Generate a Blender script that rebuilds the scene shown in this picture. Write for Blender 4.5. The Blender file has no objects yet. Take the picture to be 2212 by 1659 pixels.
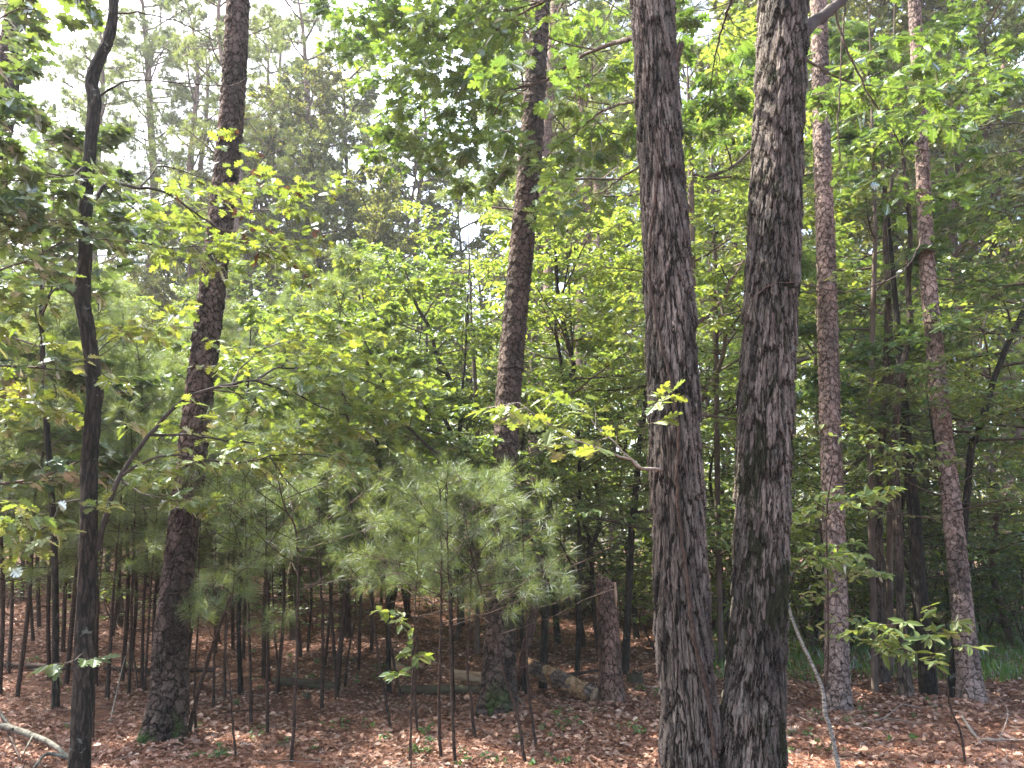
import bpy, math, random
import numpy as np
from mathutils import Vector, Matrix

# ------------------------------------------------------------------ camera, sky, sun, exposure
sc = bpy.context.scene
C = sc.collection
CAM = np.array([0.0, 0.0, 1.65])
PITCH = math.radians(12.5)
FPX = 1640.0                     # focal length in photo pixels (photo read at 2212 x 1659)
PW, PH = 2212.0, 1659.0
cd = bpy.data.cameras.new("camera")
cd.sensor_width = 36.0
cd.lens = 36.0 * FPX / PW
cd.clip_start = 0.05
cd.clip_end = 2000
cam = bpy.data.objects.new("camera", cd)
C.objects.link(cam)
cam.location = CAM.tolist()
cam.rotation_euler = (math.pi / 2 + PITCH, 0, 0)
sc.camera = cam

SUN_EL = math.radians(57)
SUN_AZ = math.radians(-60)        # from +Y (into the picture) towards -X (left)
sdir = Vector((math.sin(SUN_AZ) * math.cos(SUN_EL), math.cos(SUN_AZ) * math.cos(SUN_EL), math.sin(SUN_EL)))
w = bpy.data.worlds.new("World")
sc.world = w
w.use_nodes = True
wn = w.node_tree.nodes
wl = w.node_tree.links
bg = wn.get("Background") or wn.new("ShaderNodeBackground")
sky = wn.new("ShaderNodeTexSky")
sky.sky_type = 'NISHITA'
sky.sun_disc = False
sky.sun_elevation = SUN_EL
sky.sun_rotation = SUN_AZ
sky.air_density = 1.0
sky.dust_density = 5.0
sky.ozone_density = 1.0
wl.new(sky.outputs[0], bg.inputs[0])
bg.inputs[1].default_value = 0.15
ld = bpy.data.lights.new("sun", 'SUN')
ld.energy = 4.0
ld.angle = math.radians(0.5)
ld.color = (1.0, 0.95, 0.86)
lo = bpy.data.objects.new("sun", ld)
C.objects.link(lo)
lo.rotation_euler = sdir.to_track_quat('Z', 'Y').to_euler()
sc.view_settings.view_transform = 'Standard'
sc.view_settings.look = 'None'
sc.view_settings.exposure = 2.55
sc.view_settings.gamma = 1
sc.render.engine = 'CYCLES'
cy = sc.cycles
cy.max_bounces = 8
cy.diffuse_bounces = 7
cy.glossy_bounces = 2
cy.transmission_bounces = 5
cy.volume_bounces = 0
cy.transparent_max_bounces = 4
cy.caustics_reflective = False
cy.caustics_refractive = False
cy.sample_clamp_indirect = 6.0
cy.use_denoising = True
cy.denoiser = 'OPENIMAGEDENOISE'
cy.denoising_input_passes = 'RGB_ALBEDO_NORMAL'
cy.denoising_prefilter = 'ACCURATE'
cy.pixel_filter_type = 'BLACKMAN_HARRIS'

# ------------------------------------------------------------------ helpers: pixels to places
F3 = np.array([0, math.cos(PITCH), math.sin(PITCH)])
U3 = np.array([0, -math.sin(PITCH), math.cos(PITCH)])
R3 = np.array([1.0, 0, 0])

def ray(px, py):
    return F3 * FPX + R3 * (px - PW / 2) - U3 * (py - PH / 2)

def at(px, py, Y):
    d = ray(px, py)
    return CAM + d * (Y / d[1])

def gz(x, y):
    """height of the ground: flat on the right, climbing behind on the left"""
    x = np.asarray(x, float); y = np.asarray(y, float)
    left = 1 / (1 + np.exp((x + 1.0 - 0.02 * y) / 1.6))
    rise = np.clip(y - 9.5, 0, None)
    h = left * (0.10 * rise) + 0.012 * rise
    h = np.minimum(h, 4.5)
    h = h + 0.035 * np.sin(x * 1.3 + 0.5) * np.sin(y * 0.9) + 0.02 * np.sin(x * 3.1 + y * 2.3)
    h = h + 0.012 * np.sin(x * 7.3 + 1.0) * np.sin(y * 6.1 + 2.0)
    return h

def ground_at(px, py):
    d = ray(px, py)
    t = 4.0 / d[1]
    while t < 60 / d[1]:
        p = CAM + d * t
        if p[2] <= gz(p[0], p[1]):
            return p
        t += 0.02 / d[1]
    return CAM + d * t

def wpx(w_, P):
    return w_ / FPX * float(np.dot(P - CAM, F3))

def norm(v):
    return v / (np.linalg.norm(v) + 1e-9)

# ------------------------------------------------------------------ helpers: meshes
def mk(name, V, faces, mats, parent=None, origin=None, attrs=None, mat_idx=None, smooth=False, link=True):
    """faces: list of int arrays (n,k). mat_idx: list parallel to faces. attrs: {name: (n,) or (n,3) array}"""
    V = np.asarray(V, np.float32)
    me = bpy.data.meshes.new(name)
    if origin is not None:
        V = V - np.asarray(origin, np.float32)
    me.vertices.add(len(V))
    me.vertices.foreach_set("co", V.ravel())
    faces = [np.asarray(f, np.int32) for f in faces]
    keep = [i for i, f in enumerate(faces) if len(f)]
    tot = np.concatenate([np.full(len(faces[i]), faces[i].shape[1], np.int32) for i in keep])
    idx = np.concatenate([faces[i].ravel() for i in keep])
    st = np.concatenate([[0], np.cumsum(tot)[:-1]]).astype(np.int32)
    me.loops.add(len(idx))
    me.loops.foreach_set("vertex_index", idx)
    me.polygons.add(len(tot))
    me.polygons.foreach_set("loop_start", st)
    me.polygons.foreach_set("loop_total", tot)
    if mat_idx is not None:
        mi = np.concatenate([np.full(len(faces[i]), mat_idx[i], np.int32) for i in keep])
        me.polygons.foreach_set("material_index", mi)
    if smooth is True:
        me.polygons.foreach_set("use_smooth", np.ones(len(tot), bool))
    elif smooth is not False:
        me.polygons.foreach_set("use_smooth", np.concatenate([np.full(len(faces[i]), bool(smooth[i])) for i in keep]))
    me.update(calc_edges=True)
    if attrs:
        for k, a in attrs.items():
            a = np.asarray(a, np.float32)
            if a.ndim == 1:
                at_ = me.attributes.new(k, 'FLOAT', 'POINT'); at_.data.foreach_set("value", a)
            else:
                at_ = me.attributes.new(k, 'FLOAT_VECTOR', 'POINT'); at_.data.foreach_set("vector", a.ravel())
    for m in (mats if isinstance(mats, (list, tuple)) else [mats]):
        me.materials.append(m)
    o = bpy.data.objects.new(name, me)
    if link:
        C.objects.link(o)
    if parent is not None:
        o.parent = parent
    return o

def tag(o, label=None, cat=None, group=None, kind=None):
    if label: o['label'] = label
    if cat: o['category'] = cat
    if group: o['group'] = group
    if kind: o['kind'] = kind
    return o

def thing(name, label, cat, loc, group=None):
    o = bpy.data.objects.new(name, None)
    o.empty_display_size = 0.1
    C.objects.link(o)
    o.location = [float(v) for v in loc]
    return tag(o, label, cat, group)

def smooth_path(pts, rad, step):
    """Catmull-Rom through pts, resampled about every step metres"""
    P = np.asarray(pts, float); R = np.asarray(rad, float)
    n = len(P)
    Pe = np.vstack([2 * P[0] - P[1], P, 2 * P[-1] - P[-2]])
    out, ro = [], []
    for i in range(n - 1):
        p0, p1, p2, p3 = Pe[i], Pe[i + 1], Pe[i + 2], Pe[i + 3]
        k = max(1, int(round(np.linalg.norm(p2 - p1) / step)))
        for j in range(k):
            t = j / k
            out.append(0.5 * (2 * p1 + (-p0 + p2) * t + (2 * p0 - 5 * p1 + 4 * p2 - p3) * t * t + (-p0 + 3 * p1 - 3 * p2 + p3) * t ** 3))
            ro.append(R[i] * (1 - t) + R[i + 1] * t)
    out.append(P[-1]); ro.append(R[-1])
    return np.array(out), np.array(ro)

def frames(P):
    T = np.gradient(P, axis=0)
    T /= np.linalg.norm(T, axis=1)[:, None] + 1e-9
    ref = np.array([1.0, 0, 0]) if abs(T[0][0]) < 0.8 else np.array([0, 0, 1.0])
    A = ref - T * (T @ ref)[:, None]
    A /= np.linalg.norm(A, axis=1)[:, None] + 1e-9
    B = np.cross(T, A)
    return T, A, B

class Bag:
    """collects rings and leaves, then becomes one mesh"""
    def __init__(self):
        self.V = []; self.F = {}; self.n = 0; self.att = []; self.tint = []
    def add(self, V, F, slot, att=None, tint=0.5):
        V = np.asarray(V, float)
        F = np.asarray(F, np.int64)
        self.F.setdefault((slot, F.shape[1]), []).append(F + self.n)
        self.V.append(V)
        self.att.append(V if att is None else att)
        self.tint.append(np.full(len(V), tint) if np.isscalar(tint) else tint)
        self.n += len(V)
    def tube(self, P, R, k=5, slot=0, cap=True, tint=0.5):
        P = np.asarray(P, float); R = np.asarray(R, float)
        T, A, B = frames(P)
        th = np.linspace(0, 2 * np.pi, k, endpoint=False)
        ring = P[:, None, :] + R[:, None, None] * (np.cos(th)[None, :, None] * A[:, None, :] + np.sin(th)[None, :, None] * B[:, None, :])
        n = len(P)
        s = np.concatenate([[0], np.cumsum(np.linalg.norm(np.diff(P, axis=0), axis=1))])
        rm = float(R.mean())
        att = np.stack([np.tile(np.cos(th) * rm, (n, 1)), np.tile(np.sin(th) * rm, (n, 1)), np.tile(s[:, None], (1, k))], axis=2) + P[0][None, None, :] * 3
        i = np.arange(n - 1)[:, None] * k; j = np.arange(k)[None, :]
        j2 = (j + 1) % k
        F = np.stack([i + j, i + j2, i + k + j2, i + k + j], axis=2).reshape(-1, 4)
        self.add(ring.reshape(-1, 3), F, slot, att.reshape(-1, 3), tint)
        if cap:
            pass
    def build(self, name, mats, parent=None, origin=None, smooth_slots=(0,), link=True):
        V = np.vstack(self.V)
        faces, mi, sm = [], [], []
        for (slot, k), L in self.F.items():
            faces.append(np.vstack(L)); mi.append(slot); sm.append(slot in smooth_slots)
        return mk(name, V, faces, mats, parent, origin, {"bk": np.vstack(self.att), "tint": np.concatenate(self.tint)}, mi, sm, link)

# leaf shapes: x along the midrib, y across, z curl
def _leaf(outline, curl=0.1, fold=0.12):
    """outline: half outline points (x, y) base to tip, both ends at y = 0. Returns verts, faces (two n-gons)"""
    h = np.array(outline, float)
    n = len(h)
    def z(x, y): return -curl * x * x + fold * abs(y)
    L = [(x, y, z(x, y)) for x, y in h]
    Rr = [(x, -y, z(x, y)) for x, y in h[1:-1]]
    V = np.array(L + Rr)
    f1 = list(range(n))[::-1]
    f2 = [0] + list(range(n, n + n - 2)) + [n - 1]
    return V, [f1, f2]

LEAF = {
    'oval': _leaf([(0, 0), (.28, .24), (.65, .22), (1, 0)], .18, .25),
    'lance': _leaf([(0, 0), (.3, .15), (.65, .15), (1, 0)], .2, .25),
    'dia': (np.array([(0, 0, 0), (.5, .27, .07), (1, 0, -.1), (.5, -.27, .07)]), [[0, 2, 1], [0, 3, 2]]),
    'oak': _leaf([(0, 0), (.16, .03), (.22, .17), (.31, .20), (.33, .07), (.44, .28), (.55, .33), (.54, .1), (.66, .25), (.78, .27), (.76, .09), (.9, .15), (1, 0)], .15, .15),
    'maple': _leaf([(0, 0), (.02, .12), (-.05, .38), (.17, .3), (.3, .62), (.42, .42), (.56, .45), (.56, .2), (.8, .24), (1, 0)], .2, .12),
}

def leaves(bag, P, D, N, S, shape, slot, tint):
    V0, F0 = LEAF[shape]
    P = np.asarray(P, float); D = np.asarray(D, float); N = np.asarray(N, float)
    D = D / (np.linalg.norm(D, axis=1)[:, None] + 1e-9)
    N = N - D * np.sum(N * D, axis=1)[:, None]
    N /= np.linalg.norm(N, axis=1)[:, None] + 1e-9
    B = np.cross(N, D)
    S = np.asarray(S, float)
    V = P[:, None, :] + S[:, None, None] * (V0[None, :, 0:1] * D[:, None, :] + V0[None, :, 1:2] * B[:, None, :] + V0[None, :, 2:3] * N[:, None, :])
    n, m = V.shape[:2]
    off = (np.arange(n) * m)[:, None]
    tv = np.repeat(tint, m)
    base = bag.n
    bag.V.append(V.reshape(-1, 3)); bag.att.append(V.reshape(-1, 3)); bag.tint.append(tv); bag.n += n * m
    for f in F0:
        bag.F.setdefault((slot, len(f)), []).append(base + off + np.array(f)[None, :])

def leaf_anchors(bag, A, rng, shape, size, slot=1, up=0.8, rnd=0.35, droop=0.15, tint=(0.2, 0.8), svar=0.25, per=1, side=0.8):
    """A: list of (pos, dir). leaves alternate left and right"""
    if not A: return
    P = np.array([a[0] for a in A]); D = np.array([a[1] for a in A])
    P = np.repeat(P, per, axis=0); D = np.repeat(D, per, axis=0)
    n = len(P)
    Z = np.array([0, 0, 1.0])
    sd = np.cross(D, Z)
    sd /= np.linalg.norm(sd, axis=1)[:, None] + 1e-6
    sgn = np.where(np.arange(n) % 2 == 0, 1.0, -1.0)[:, None]
    D2 = D * rng.uniform(.3, 1.0, (n, 1)) + sd * sgn * side * rng.uniform(.5, 1.3, (n, 1)) + rng.normal(0, rnd, (n, 3)) - Z * droop
    N = Z * up + rng.normal(0, rnd, (n, 3))
    S = size * rng.uniform(1 - svar, 1 + svar, n)
    leaves(bag, P, D2, N, S, shape, slot, rng.uniform(tint[0], tint[1], n))

def needles(bag, A, rng, length, width, per, slot=1, spread=0.9, tint=(0.2, 0.8), segs=1):
    """tufts of long needles fanning out round each twig direction"""
    if not A: return
    P = np.array([a[0] for a in A]); D = np.array([a[1] for a in A])
    P = np.repeat(P, per, axis=0); D = np.repeat(D, per, axis=0)
    n = len(P)
    D = D / (np.linalg.norm(D, axis=1)[:, None] + 1e-9)
    Q = rng.normal(0, 1, (n, 3)); Q /= np.linalg.norm(Q, axis=1)[:, None]
    Q = Q - D * np.sum(Q * D, axis=1)[:, None] * 0.8
    dd = D * rng.uniform(.15, 1.0, (n, 1)) + Q * spread
    dd /= np.linalg.norm(dd, axis=1)[:, None]
    L = length * rng.uniform(.7, 1.1, n)
    side = np.cross(dd, rng.normal(0, 1, (n, 3)))
    side /= np.linalg.norm(side, axis=1)[:, None]
    sw = side * width * .5
    M = P + dd * (L * .55)[:, None]
    E = P + dd * L[:, None] - np.array([0, 0, 1.0]) * (L * .12)[:, None]
    V = np.stack([P - sw * .8, P + sw * .8, M + sw, M - sw, E], axis=1).reshape(-1, 3)
    b = bag.n + np.arange(n)[:, None] * 5
    tv = np.repeat(rng.uniform(tint[0], tint[1], n), 5)
    bag.V.append(V); bag.att.append(V); bag.tint.append(tv); bag.n += n * 5
    bag.F.setdefault((slot, 4), []).append(b + np.array([[0, 1, 2, 3]]))
    bag.F.setdefault((slot, 3), []).append(b + np.array([[3, 2, 4]]))

def grow(rng, p, d, L, r, lev, prm, bag, anchors):
    """one limb, its side limbs, and the anchors for leaves on the last ones"""
    n = prm.get('seg', 5) if lev > 0 else 3
    pts = [np.array(p, float)]; dd = np.array(d, float)
    wig = prm['wig']; up = prm['up'][lev]
    for i in range(n):
        dd = norm(dd + rng.normal(0, wig, 3) + np.array([0, 0, up]))
        pts.append(pts[-1] + dd * L / n)
    pts = np.array(pts)
    if r > prm.get('rmin', 0.0012):
        R = np.linspace(r, max(r * .35, .0012), n + 1)
        bag.tube(pts, R, prm['k'][lev], 0)
    if lev > 0:
        m = prm['n'][lev]
        s0 = prm['start'][lev]
        for k in range(m):
            t = s0 + (1 - s0) * (k + rng.uniform(.2, .9)) / m
            f = t * n; i = min(int(f), n - 1)
            b = pts[i] + (pts[i + 1] - pts[i]) * (f - i)
            tan = norm(pts[i + 1] - pts[i])
            if prm.get('radial') and lev == prm['radial']:
                q = rng.normal(0, 1, 3); q[2] *= .5; sd = norm(q - tan * np.dot(q, tan))
            else:
                sd = np.cross(tan, [0, 0, 1.0])
                sd = norm(sd + 1e-6) * (1 if k % 2 else -1)
                sd = norm(sd + rng.normal(0, prm['rough'], 3))
            a = rng.uniform(*prm['ang'])
            cdir = tan * math.cos(a) + sd * math.sin(a)
            cdir[2] *= prm['flat']
            cL = L * prm['ratio'][lev] * (1.15 - .6 * t) * rng.uniform(.75, 1.2)
            grow(rng, b, norm(cdir), cL, r * .55 * (1.1 - .5 * t), lev - 1, prm, bag, anchors)
    if lev <= prm['leaf']:
        m = prm['nl'] if lev == 0 else max(2, prm['nl'] // 2)
        for k in range(m):
            t = prm['l0'] + (1 - prm['l0']) * (k + .5) / m
            f = t * n; i = min(int(f), n - 1)
            anchors.append((pts[i] + (pts[i + 1] - pts[i]) * (f - i), norm(pts[i + 1] - pts[i])))
    return pts

# ------------------------------------------------------------------ materials
def nodes(name):
    m = bpy.data.materials.new(name)
    m.use_nodes = True
    nt = m.node_tree
    nt.nodes.clear()
    return m, nt.nodes, nt.links

def ramp(N, stops, interp='LINEAR'):
    r = N.new("ShaderNodeValToRGB")
    r.color_ramp.interpolation = interp
    e = r.color_ramp.elements
    while len(e) > 1: e.remove(e[-1])
    e[0].position = stops[0][0]; e[0].color = (*stops[0][1], 1)
    for p, c in stops[1:]:
        x = e.new(p); x.color = (*c, 1)
    return r

def leaf_mat(name, stops, trans=0.5, gloss=0.03, rough=0.5, tstops=None, objvar=0.35, fres=.3):
    m, N, L = nodes(name)
    at_ = N.new("ShaderNodeAttribute"); at_.attribute_name = "tint"
    oi = N.new("ShaderNodeObjectInfo")
    ma = N.new("ShaderNodeMath"); ma.operation = 'MULTIPLY_ADD'
    sub = N.new("ShaderNodeMath"); sub.operation = 'SUBTRACT'; sub.inputs[1].default_value = 0.5
    L.new(oi.outputs['Random'], sub.inputs[0])
    L.new(sub.outputs[0], ma.inputs[0]); ma.inputs[1].default_value = objvar; L.new(at_.outputs['Fac'], ma.inputs[2])
    r = ramp(N, stops); L.new(ma.outputs[0], r.inputs[0])
    rt = ramp(N, tstops or [(p, (c[0] * 1.9, c[1] * 1.7, c[2] * .8)) for p, c in stops]); L.new(ma.outputs[0], rt.inputs[0])
    df = N.new("ShaderNodeBsdfDiffuse"); L.new(r.outputs[0], df.inputs[0])
    tr = N.new("ShaderNodeBsdfTranslucent"); L.new(rt.outputs[0], tr.inputs[0])
    mx = N.new("ShaderNodeMixShader"); mx.inputs[0].default_value = trans
    L.new(df.outputs[0], mx.inputs[1]); L.new(tr.outputs[0], mx.inputs[2])
    gl = N.new("ShaderNodeBsdfGlossy"); gl.inputs['Roughness'].default_value = rough; gl.inputs[0].default_value = (.9, .95, 1, 1)
    fr = N.new("ShaderNodeFresnel"); fr.inputs[0].default_value = 1.45
    fm = N.new("ShaderNodeMath"); fm.operation = 'MULTIPLY_ADD'; fm.inputs[1].default_value = fres; fm.inputs[2].default_value = gloss * .5
    L.new(fr.outputs[0], fm.inputs[0])
    mg = N.new("ShaderNodeMixShader"); L.new(fm.outputs[0], mg.inputs[0])
    L.new(mx.outputs[0], mg.inputs[1]); L.new(gl.outputs[0], mg.inputs[2])
    o = N.new("ShaderNodeOutputMaterial"); L.new(mg.outputs[0], o.inputs[0])
    return m

def bark_mat(name, scale, stretch, fiss, plate1, plate2, depth, edge=0.09, tilt=.9, moss=None, mossamt=0.0, lichen=0.0, mossh=None, disp=True, fine=1.0):
    """plates parted by dark fissures; scale = plates per metre, stretch = squeeze along the trunk"""
    m, N, L = nodes(name)
    a = N.new("ShaderNodeAttribute"); a.attribute_name = "bk"
    mp = N.new("ShaderNodeMapping"); mp.inputs['Scale'].default_value = (1, 1, stretch); L.new(a.outputs['Vector'], mp.inputs[0])
    nz = N.new("ShaderNodeTexNoise"); nz.inputs['Scale'].default_value = scale * 1.3; nz.inputs['Detail'].default_value = 5; nz.inputs['Roughness'].default_value = .65
    L.new(mp.outputs[0], nz.inputs['Vector'])
    vm = N.new("ShaderNodeVectorMath"); vm.operation = 'MULTIPLY_ADD'
    vm.inputs[1].default_value = (1.7 / scale,) * 3
    L.new(nz.outputs['Color'], vm.inputs[0]); L.new(mp.outputs[0], vm.inputs[2])
    vo = N.new("ShaderNodeTexVoronoi"); vo.feature = 'DISTANCE_TO_EDGE'; vo.inputs['Scale'].default_value = scale
    L.new(vm.outputs[0], vo.inputs['Vector'])
    vc = N.new("ShaderNodeTexVoronoi"); vc.feature = 'F1'; vc.inputs['Scale'].default_value = scale
    L.new(vm.outputs[0], vc.inputs['Vector'])
    mr = N.new("ShaderNodeMapRange"); mr.interpolation_type = 'SMOOTHSTEP'
    mr.inputs['From Min'].default_value = 0.0; mr.inputs['From Max'].default_value = edge
    L.new(vo.outputs['Distance'], mr.inputs['Value'])
    sep = N.new("ShaderNodeSeparateColor"); L.new(vc.outputs['Color'], sep.inputs[0])
    # a second, finer set of cracks across the plates, broken up by noise
    v2 = N.new("ShaderNodeTexVoronoi"); v2.feature = 'DISTANCE_TO_EDGE'; v2.inputs['Scale'].default_value = scale * 2.3
    L.new(vm.outputs[0], v2.inputs['Vector'])
    mr2 = N.new("ShaderNodeMapRange"); mr2.interpolation_type = 'SMOOTHSTEP'; mr2.inputs['From Max'].default_value = edge * .8
    mr2.inputs['To Min'].default_value = .45
    L.new(v2.outputs['Distance'], mr2.inputs['Value'])
    mrA = mr
    mr = N.new("ShaderNodeMath"); mr.operation = 'MULTIPLY'; L.new(mrA.outputs[0], mr.inputs[0]); L.new(mr2.outputs[0], mr.inputs[1])
    fn = N.new("ShaderNodeTexNoise"); fn.inputs['Scale'].default_value = scale * 3.2; fn.inputs['Detail'].default_value = 6; fn.inputs['Roughness'].default_value = .7
    L.new(mp.outputs[0], fn.inputs['Vector'])
    # colour
    pm = N.new("ShaderNodeMix"); pm.data_type = 'RGBA'
    pm.inputs['A'].default_value = (*plate1, 1); pm.inputs['B'].default_value = (*plate2, 1)
    add = N.new("ShaderNodeMath"); add.operation = 'MULTIPLY_ADD'; add.inputs[1].default_value = .55; 
    L.new(sep.outputs[0], add.inputs[0])
    f2 = N.new("ShaderNodeMapRange"); f2.inputs['From Min'].default_value = .35; f2.inputs['From Max'].default_value = .7; f2.inputs['To Max'].default_value = .5
    L.new(fn.outputs['Fac'], f2.inputs['Value']); L.new(f2.outputs[0], add.inputs[2])
    L.new(add.outputs[0], pm.inputs['Factor'])
    fm = N.new("ShaderNodeMix"); fm.data_type = 'RGBA'; fm.inputs['A'].default_value = (*fiss, 1)
    L.new(mr.outputs[0], fm.inputs['Factor']); L.new(pm.outputs['Result'], fm.inputs['B'])
    bn = N.new("ShaderNodeTexNoise"); bn.inputs['Scale'].default_value = 3.5; bn.inputs['Detail'].default_value = 4
    bmp = N.new("ShaderNodeMapping"); bmp.inputs['Scale'].default_value = (1.6, 1.6, .45); L.new(a.outputs['Vector'], bmp.inputs[0]); L.new(bmp.outputs[0], bn.inputs['Vector'])
    br = ramp(N, [(.34, (.5, .5, .48)), (.5, (.95, .93, .9)), (.66, (1.3, 1.25, 1.2))]); L.new(bn.outputs['Fac'], br.inputs[0])
    bmx = N.new("ShaderNodeMix"); bmx.data_type = 'RGBA'; bmx.blend_type = 'MULTIPLY'; bmx.inputs['Factor'].default_value = 1
    L.new(fm.outputs['Result'], bmx.inputs['A']); L.new(br.outputs[0], bmx.inputs['B'])
    col = bmx.outputs['Result']
    if moss:
        mn = N.new("ShaderNodeTexNoise"); mn.inputs['Scale'].default_value = 3.0; mn.inputs['Detail'].default_value = 7; mn.inputs['Roughness'].default_value = .68
        ms = N.new("ShaderNodeMapping"); ms.inputs['Scale'].default_value = (2, 2, .8)
        L.new(a.outputs['Vector'], ms.inputs[0]); L.new(ms.outputs[0], mn.inputs['Vector'])
        mm = N.new("ShaderNodeMapRange"); mm.inputs['From Min'].default_value = .62 - mossamt; mm.inputs['From Max'].default_value = .70 - mossamt
        L.new(mn.outputs['Fac'], mm.inputs['Value'])
        fac = mm.outputs[0]
        if mossh:      # only up to this height along the trunk
            sx = N.new("ShaderNodeSeparateXYZ"); L.new(a.outputs['Vector'], sx.inputs[0])
            mh = N.new("ShaderNodeMapRange"); mh.inputs['From Min'].default_value = mossh; mh.inputs['From Max'].default_value = mossh * .25
            L.new(sx.outputs['Z'], mh.inputs['Value'])
            mu = N.new("ShaderNodeMath"); mu.operation = 'MULTIPLY'; L.new(fac, mu.inputs[0]); L.new(mh.outputs[0], mu.inputs[1]); fac = mu.outputs[0]
        m2 = N.new("ShaderNodeMix"); m2.data_type = 'RGBA'; m2.inputs['B'].default_value = (*moss, 1)
        L.new(fac, m2.inputs['Factor']); L.new(col, m2.inputs['A']); col = m2.outputs['Result']
    if lichen:
        ln = N.new("ShaderNodeTexNoise"); ln.inputs['Scale'].default_value = 9; ln.inputs['Detail'].default_value = 6; ln.inputs['Roughness'].default_value = .7
        L.new(a.outputs['Vector'], ln.inputs['Vector'])
        lm = N.new("ShaderNodeMapRange"); lm.inputs['From Min'].default_value = .62; lm.inputs['From Max'].default_value = .66; lm.inputs['To Max'].default_value = lichen
        L.new(ln.outputs['Fac'], lm.inputs['Value'])
        m3 = N.new("ShaderNodeMix"); m3.data_type = 'RGBA'; m3.inputs['B'].default_value = (.33, .36, .31, 1)
        L.new(lm.outputs[0], m3.inputs['Factor']); L.new(col, m3.inputs['A']); col = m3.outputs['Result']
    bs = N.new("ShaderNodeBsdfPrincipled"); bs.inputs['Roughness'].default_value = .85; bs.inputs['Specular IOR Level'].default_value = .25
    L.new(col, bs.inputs['Base Color'])
    o = N.new("ShaderNodeOutputMaterial"); L.new(bs.outputs[0], o.inputs[0])
    # height
    hs = N.new("ShaderNodeMath"); hs.operation = 'MULTIPLY_ADD'; hs.inputs[1].default_value = .55
    cellh = N.new("ShaderNodeMath"); cellh.operation = 'MULTIPLY_ADD'; cellh.inputs[1].default_value = .45; cellh.inputs[2].default_value = .55
    L.new(sep.outputs[1], cellh.inputs[0])
    pr = N.new("ShaderNodeMath"); pr.operation = 'MULTIPLY'; L.new(mr.outputs[0], pr.inputs[0]); L.new(cellh.outputs[0], pr.inputs[1])
    L.new(fn.outputs['Fac'], hs.inputs[0]); L.new(pr.outputs[0], hs.inputs[2])
    hs.inputs[1].default_value = .6 * fine
    dv = N.new("ShaderNodeVectorMath"); dv.operation = 'SUBTRACT'; L.new(vm.outputs[0], dv.inputs[0]); L.new(vc.outputs['Position'], dv.inputs[1])
    ds = N.new("ShaderNodeSeparateXYZ"); L.new(dv.outputs[0], ds.inputs[0])
    dt = N.new("ShaderNodeMath"); dt.operation = 'MULTIPLY_ADD'; dt.inputs[1].default_value = -scale * tilt; L.new(ds.outputs['Z'], dt.inputs[0]); L.new(hs.outputs[0], dt.inputs[2])
    hs = dt
    dp = N.new("ShaderNodeDisplacement"); dp.inputs['Midlevel'].default_value = .8; dp.inputs['Scale'].default_value = depth
    L.new(hs.outputs[0], dp.inputs['Height'])
    L.new(dp.outputs[0], o.inputs['Displacement'])
    m.displacement_method = 'BOTH' if disp else 'BUMP'
    return m

def plain_mat(name, c1, c2, scale=20, rough=.85, bump=.01, vec='bk', stretch=(1, 1, 1)):
    m, N, L = nodes(name)
    a = N.new("ShaderNodeAttribute"); a.attribute_name = vec
    mp = N.new("ShaderNodeMapping"); mp.inputs['Scale'].default_value = stretch; L.new(a.outputs['Vector'], mp.inputs[0])
    n = N.new("ShaderNodeTexNoise"); n.inputs['Scale'].default_value = scale; n.inputs['Detail'].default_value = 5; n.inputs['Roughness'].default_value = .65
    L.new(mp.outputs[0], n.inputs['Vector'])
    r = ramp(N, [(.35, c1), (.65, c2)]); L.new(n.outputs['Fac'], r.inputs[0])
    bs = N.new("ShaderNodeBsdfPrincipled"); bs.inputs['Roughness'].default_value = rough; bs.inputs['Specular IOR Level'].default_value = .25
    L.new(r.outputs[0], bs.inputs['Base Color'])
    bp = N.new("ShaderNodeBump"); bp.inputs['Distance'].default_value = bump; L.new(n.outputs['Fac'], bp.inputs['Height']); L.new(bp.outputs[0], bs.inputs['Normal'])
    o = N.new("ShaderNodeOutputMaterial"); L.new(bs.outputs[0], o.inputs[0])
    return m

def tint_mat(name, stops, rough=.7, trans=0.0):
    m, N, L = nodes(name)
    a = N.new("ShaderNodeAttribute"); a.attribute_name = "tint"
    r = ramp(N, stops); L.new(a.outputs['Fac'], r.inputs[0])
    bs = N.new("ShaderNodeBsdfPrincipled"); bs.inputs['Roughness'].default_value = rough; bs.inputs['Specular IOR Level'].default_value = .3
    L.new(r.outputs[0], bs.inputs['Base Color'])
    o = N.new("ShaderNodeOutputMaterial")
    if trans:
        t = N.new("ShaderNodeBsdfTranslucent"); L.new(r.outputs[0], t.inputs[0])
        mx = N.new("ShaderNodeMixShader"); mx.inputs[0].default_value = trans
        L.new(bs.outputs[0], mx.inputs[1]); L.new(t.outputs[0], mx.inputs[2]); L.new(mx.outputs[0], o.inputs[0])
    else:
        L.new(bs.outputs[0], o.inputs[0])
    return m

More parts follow.
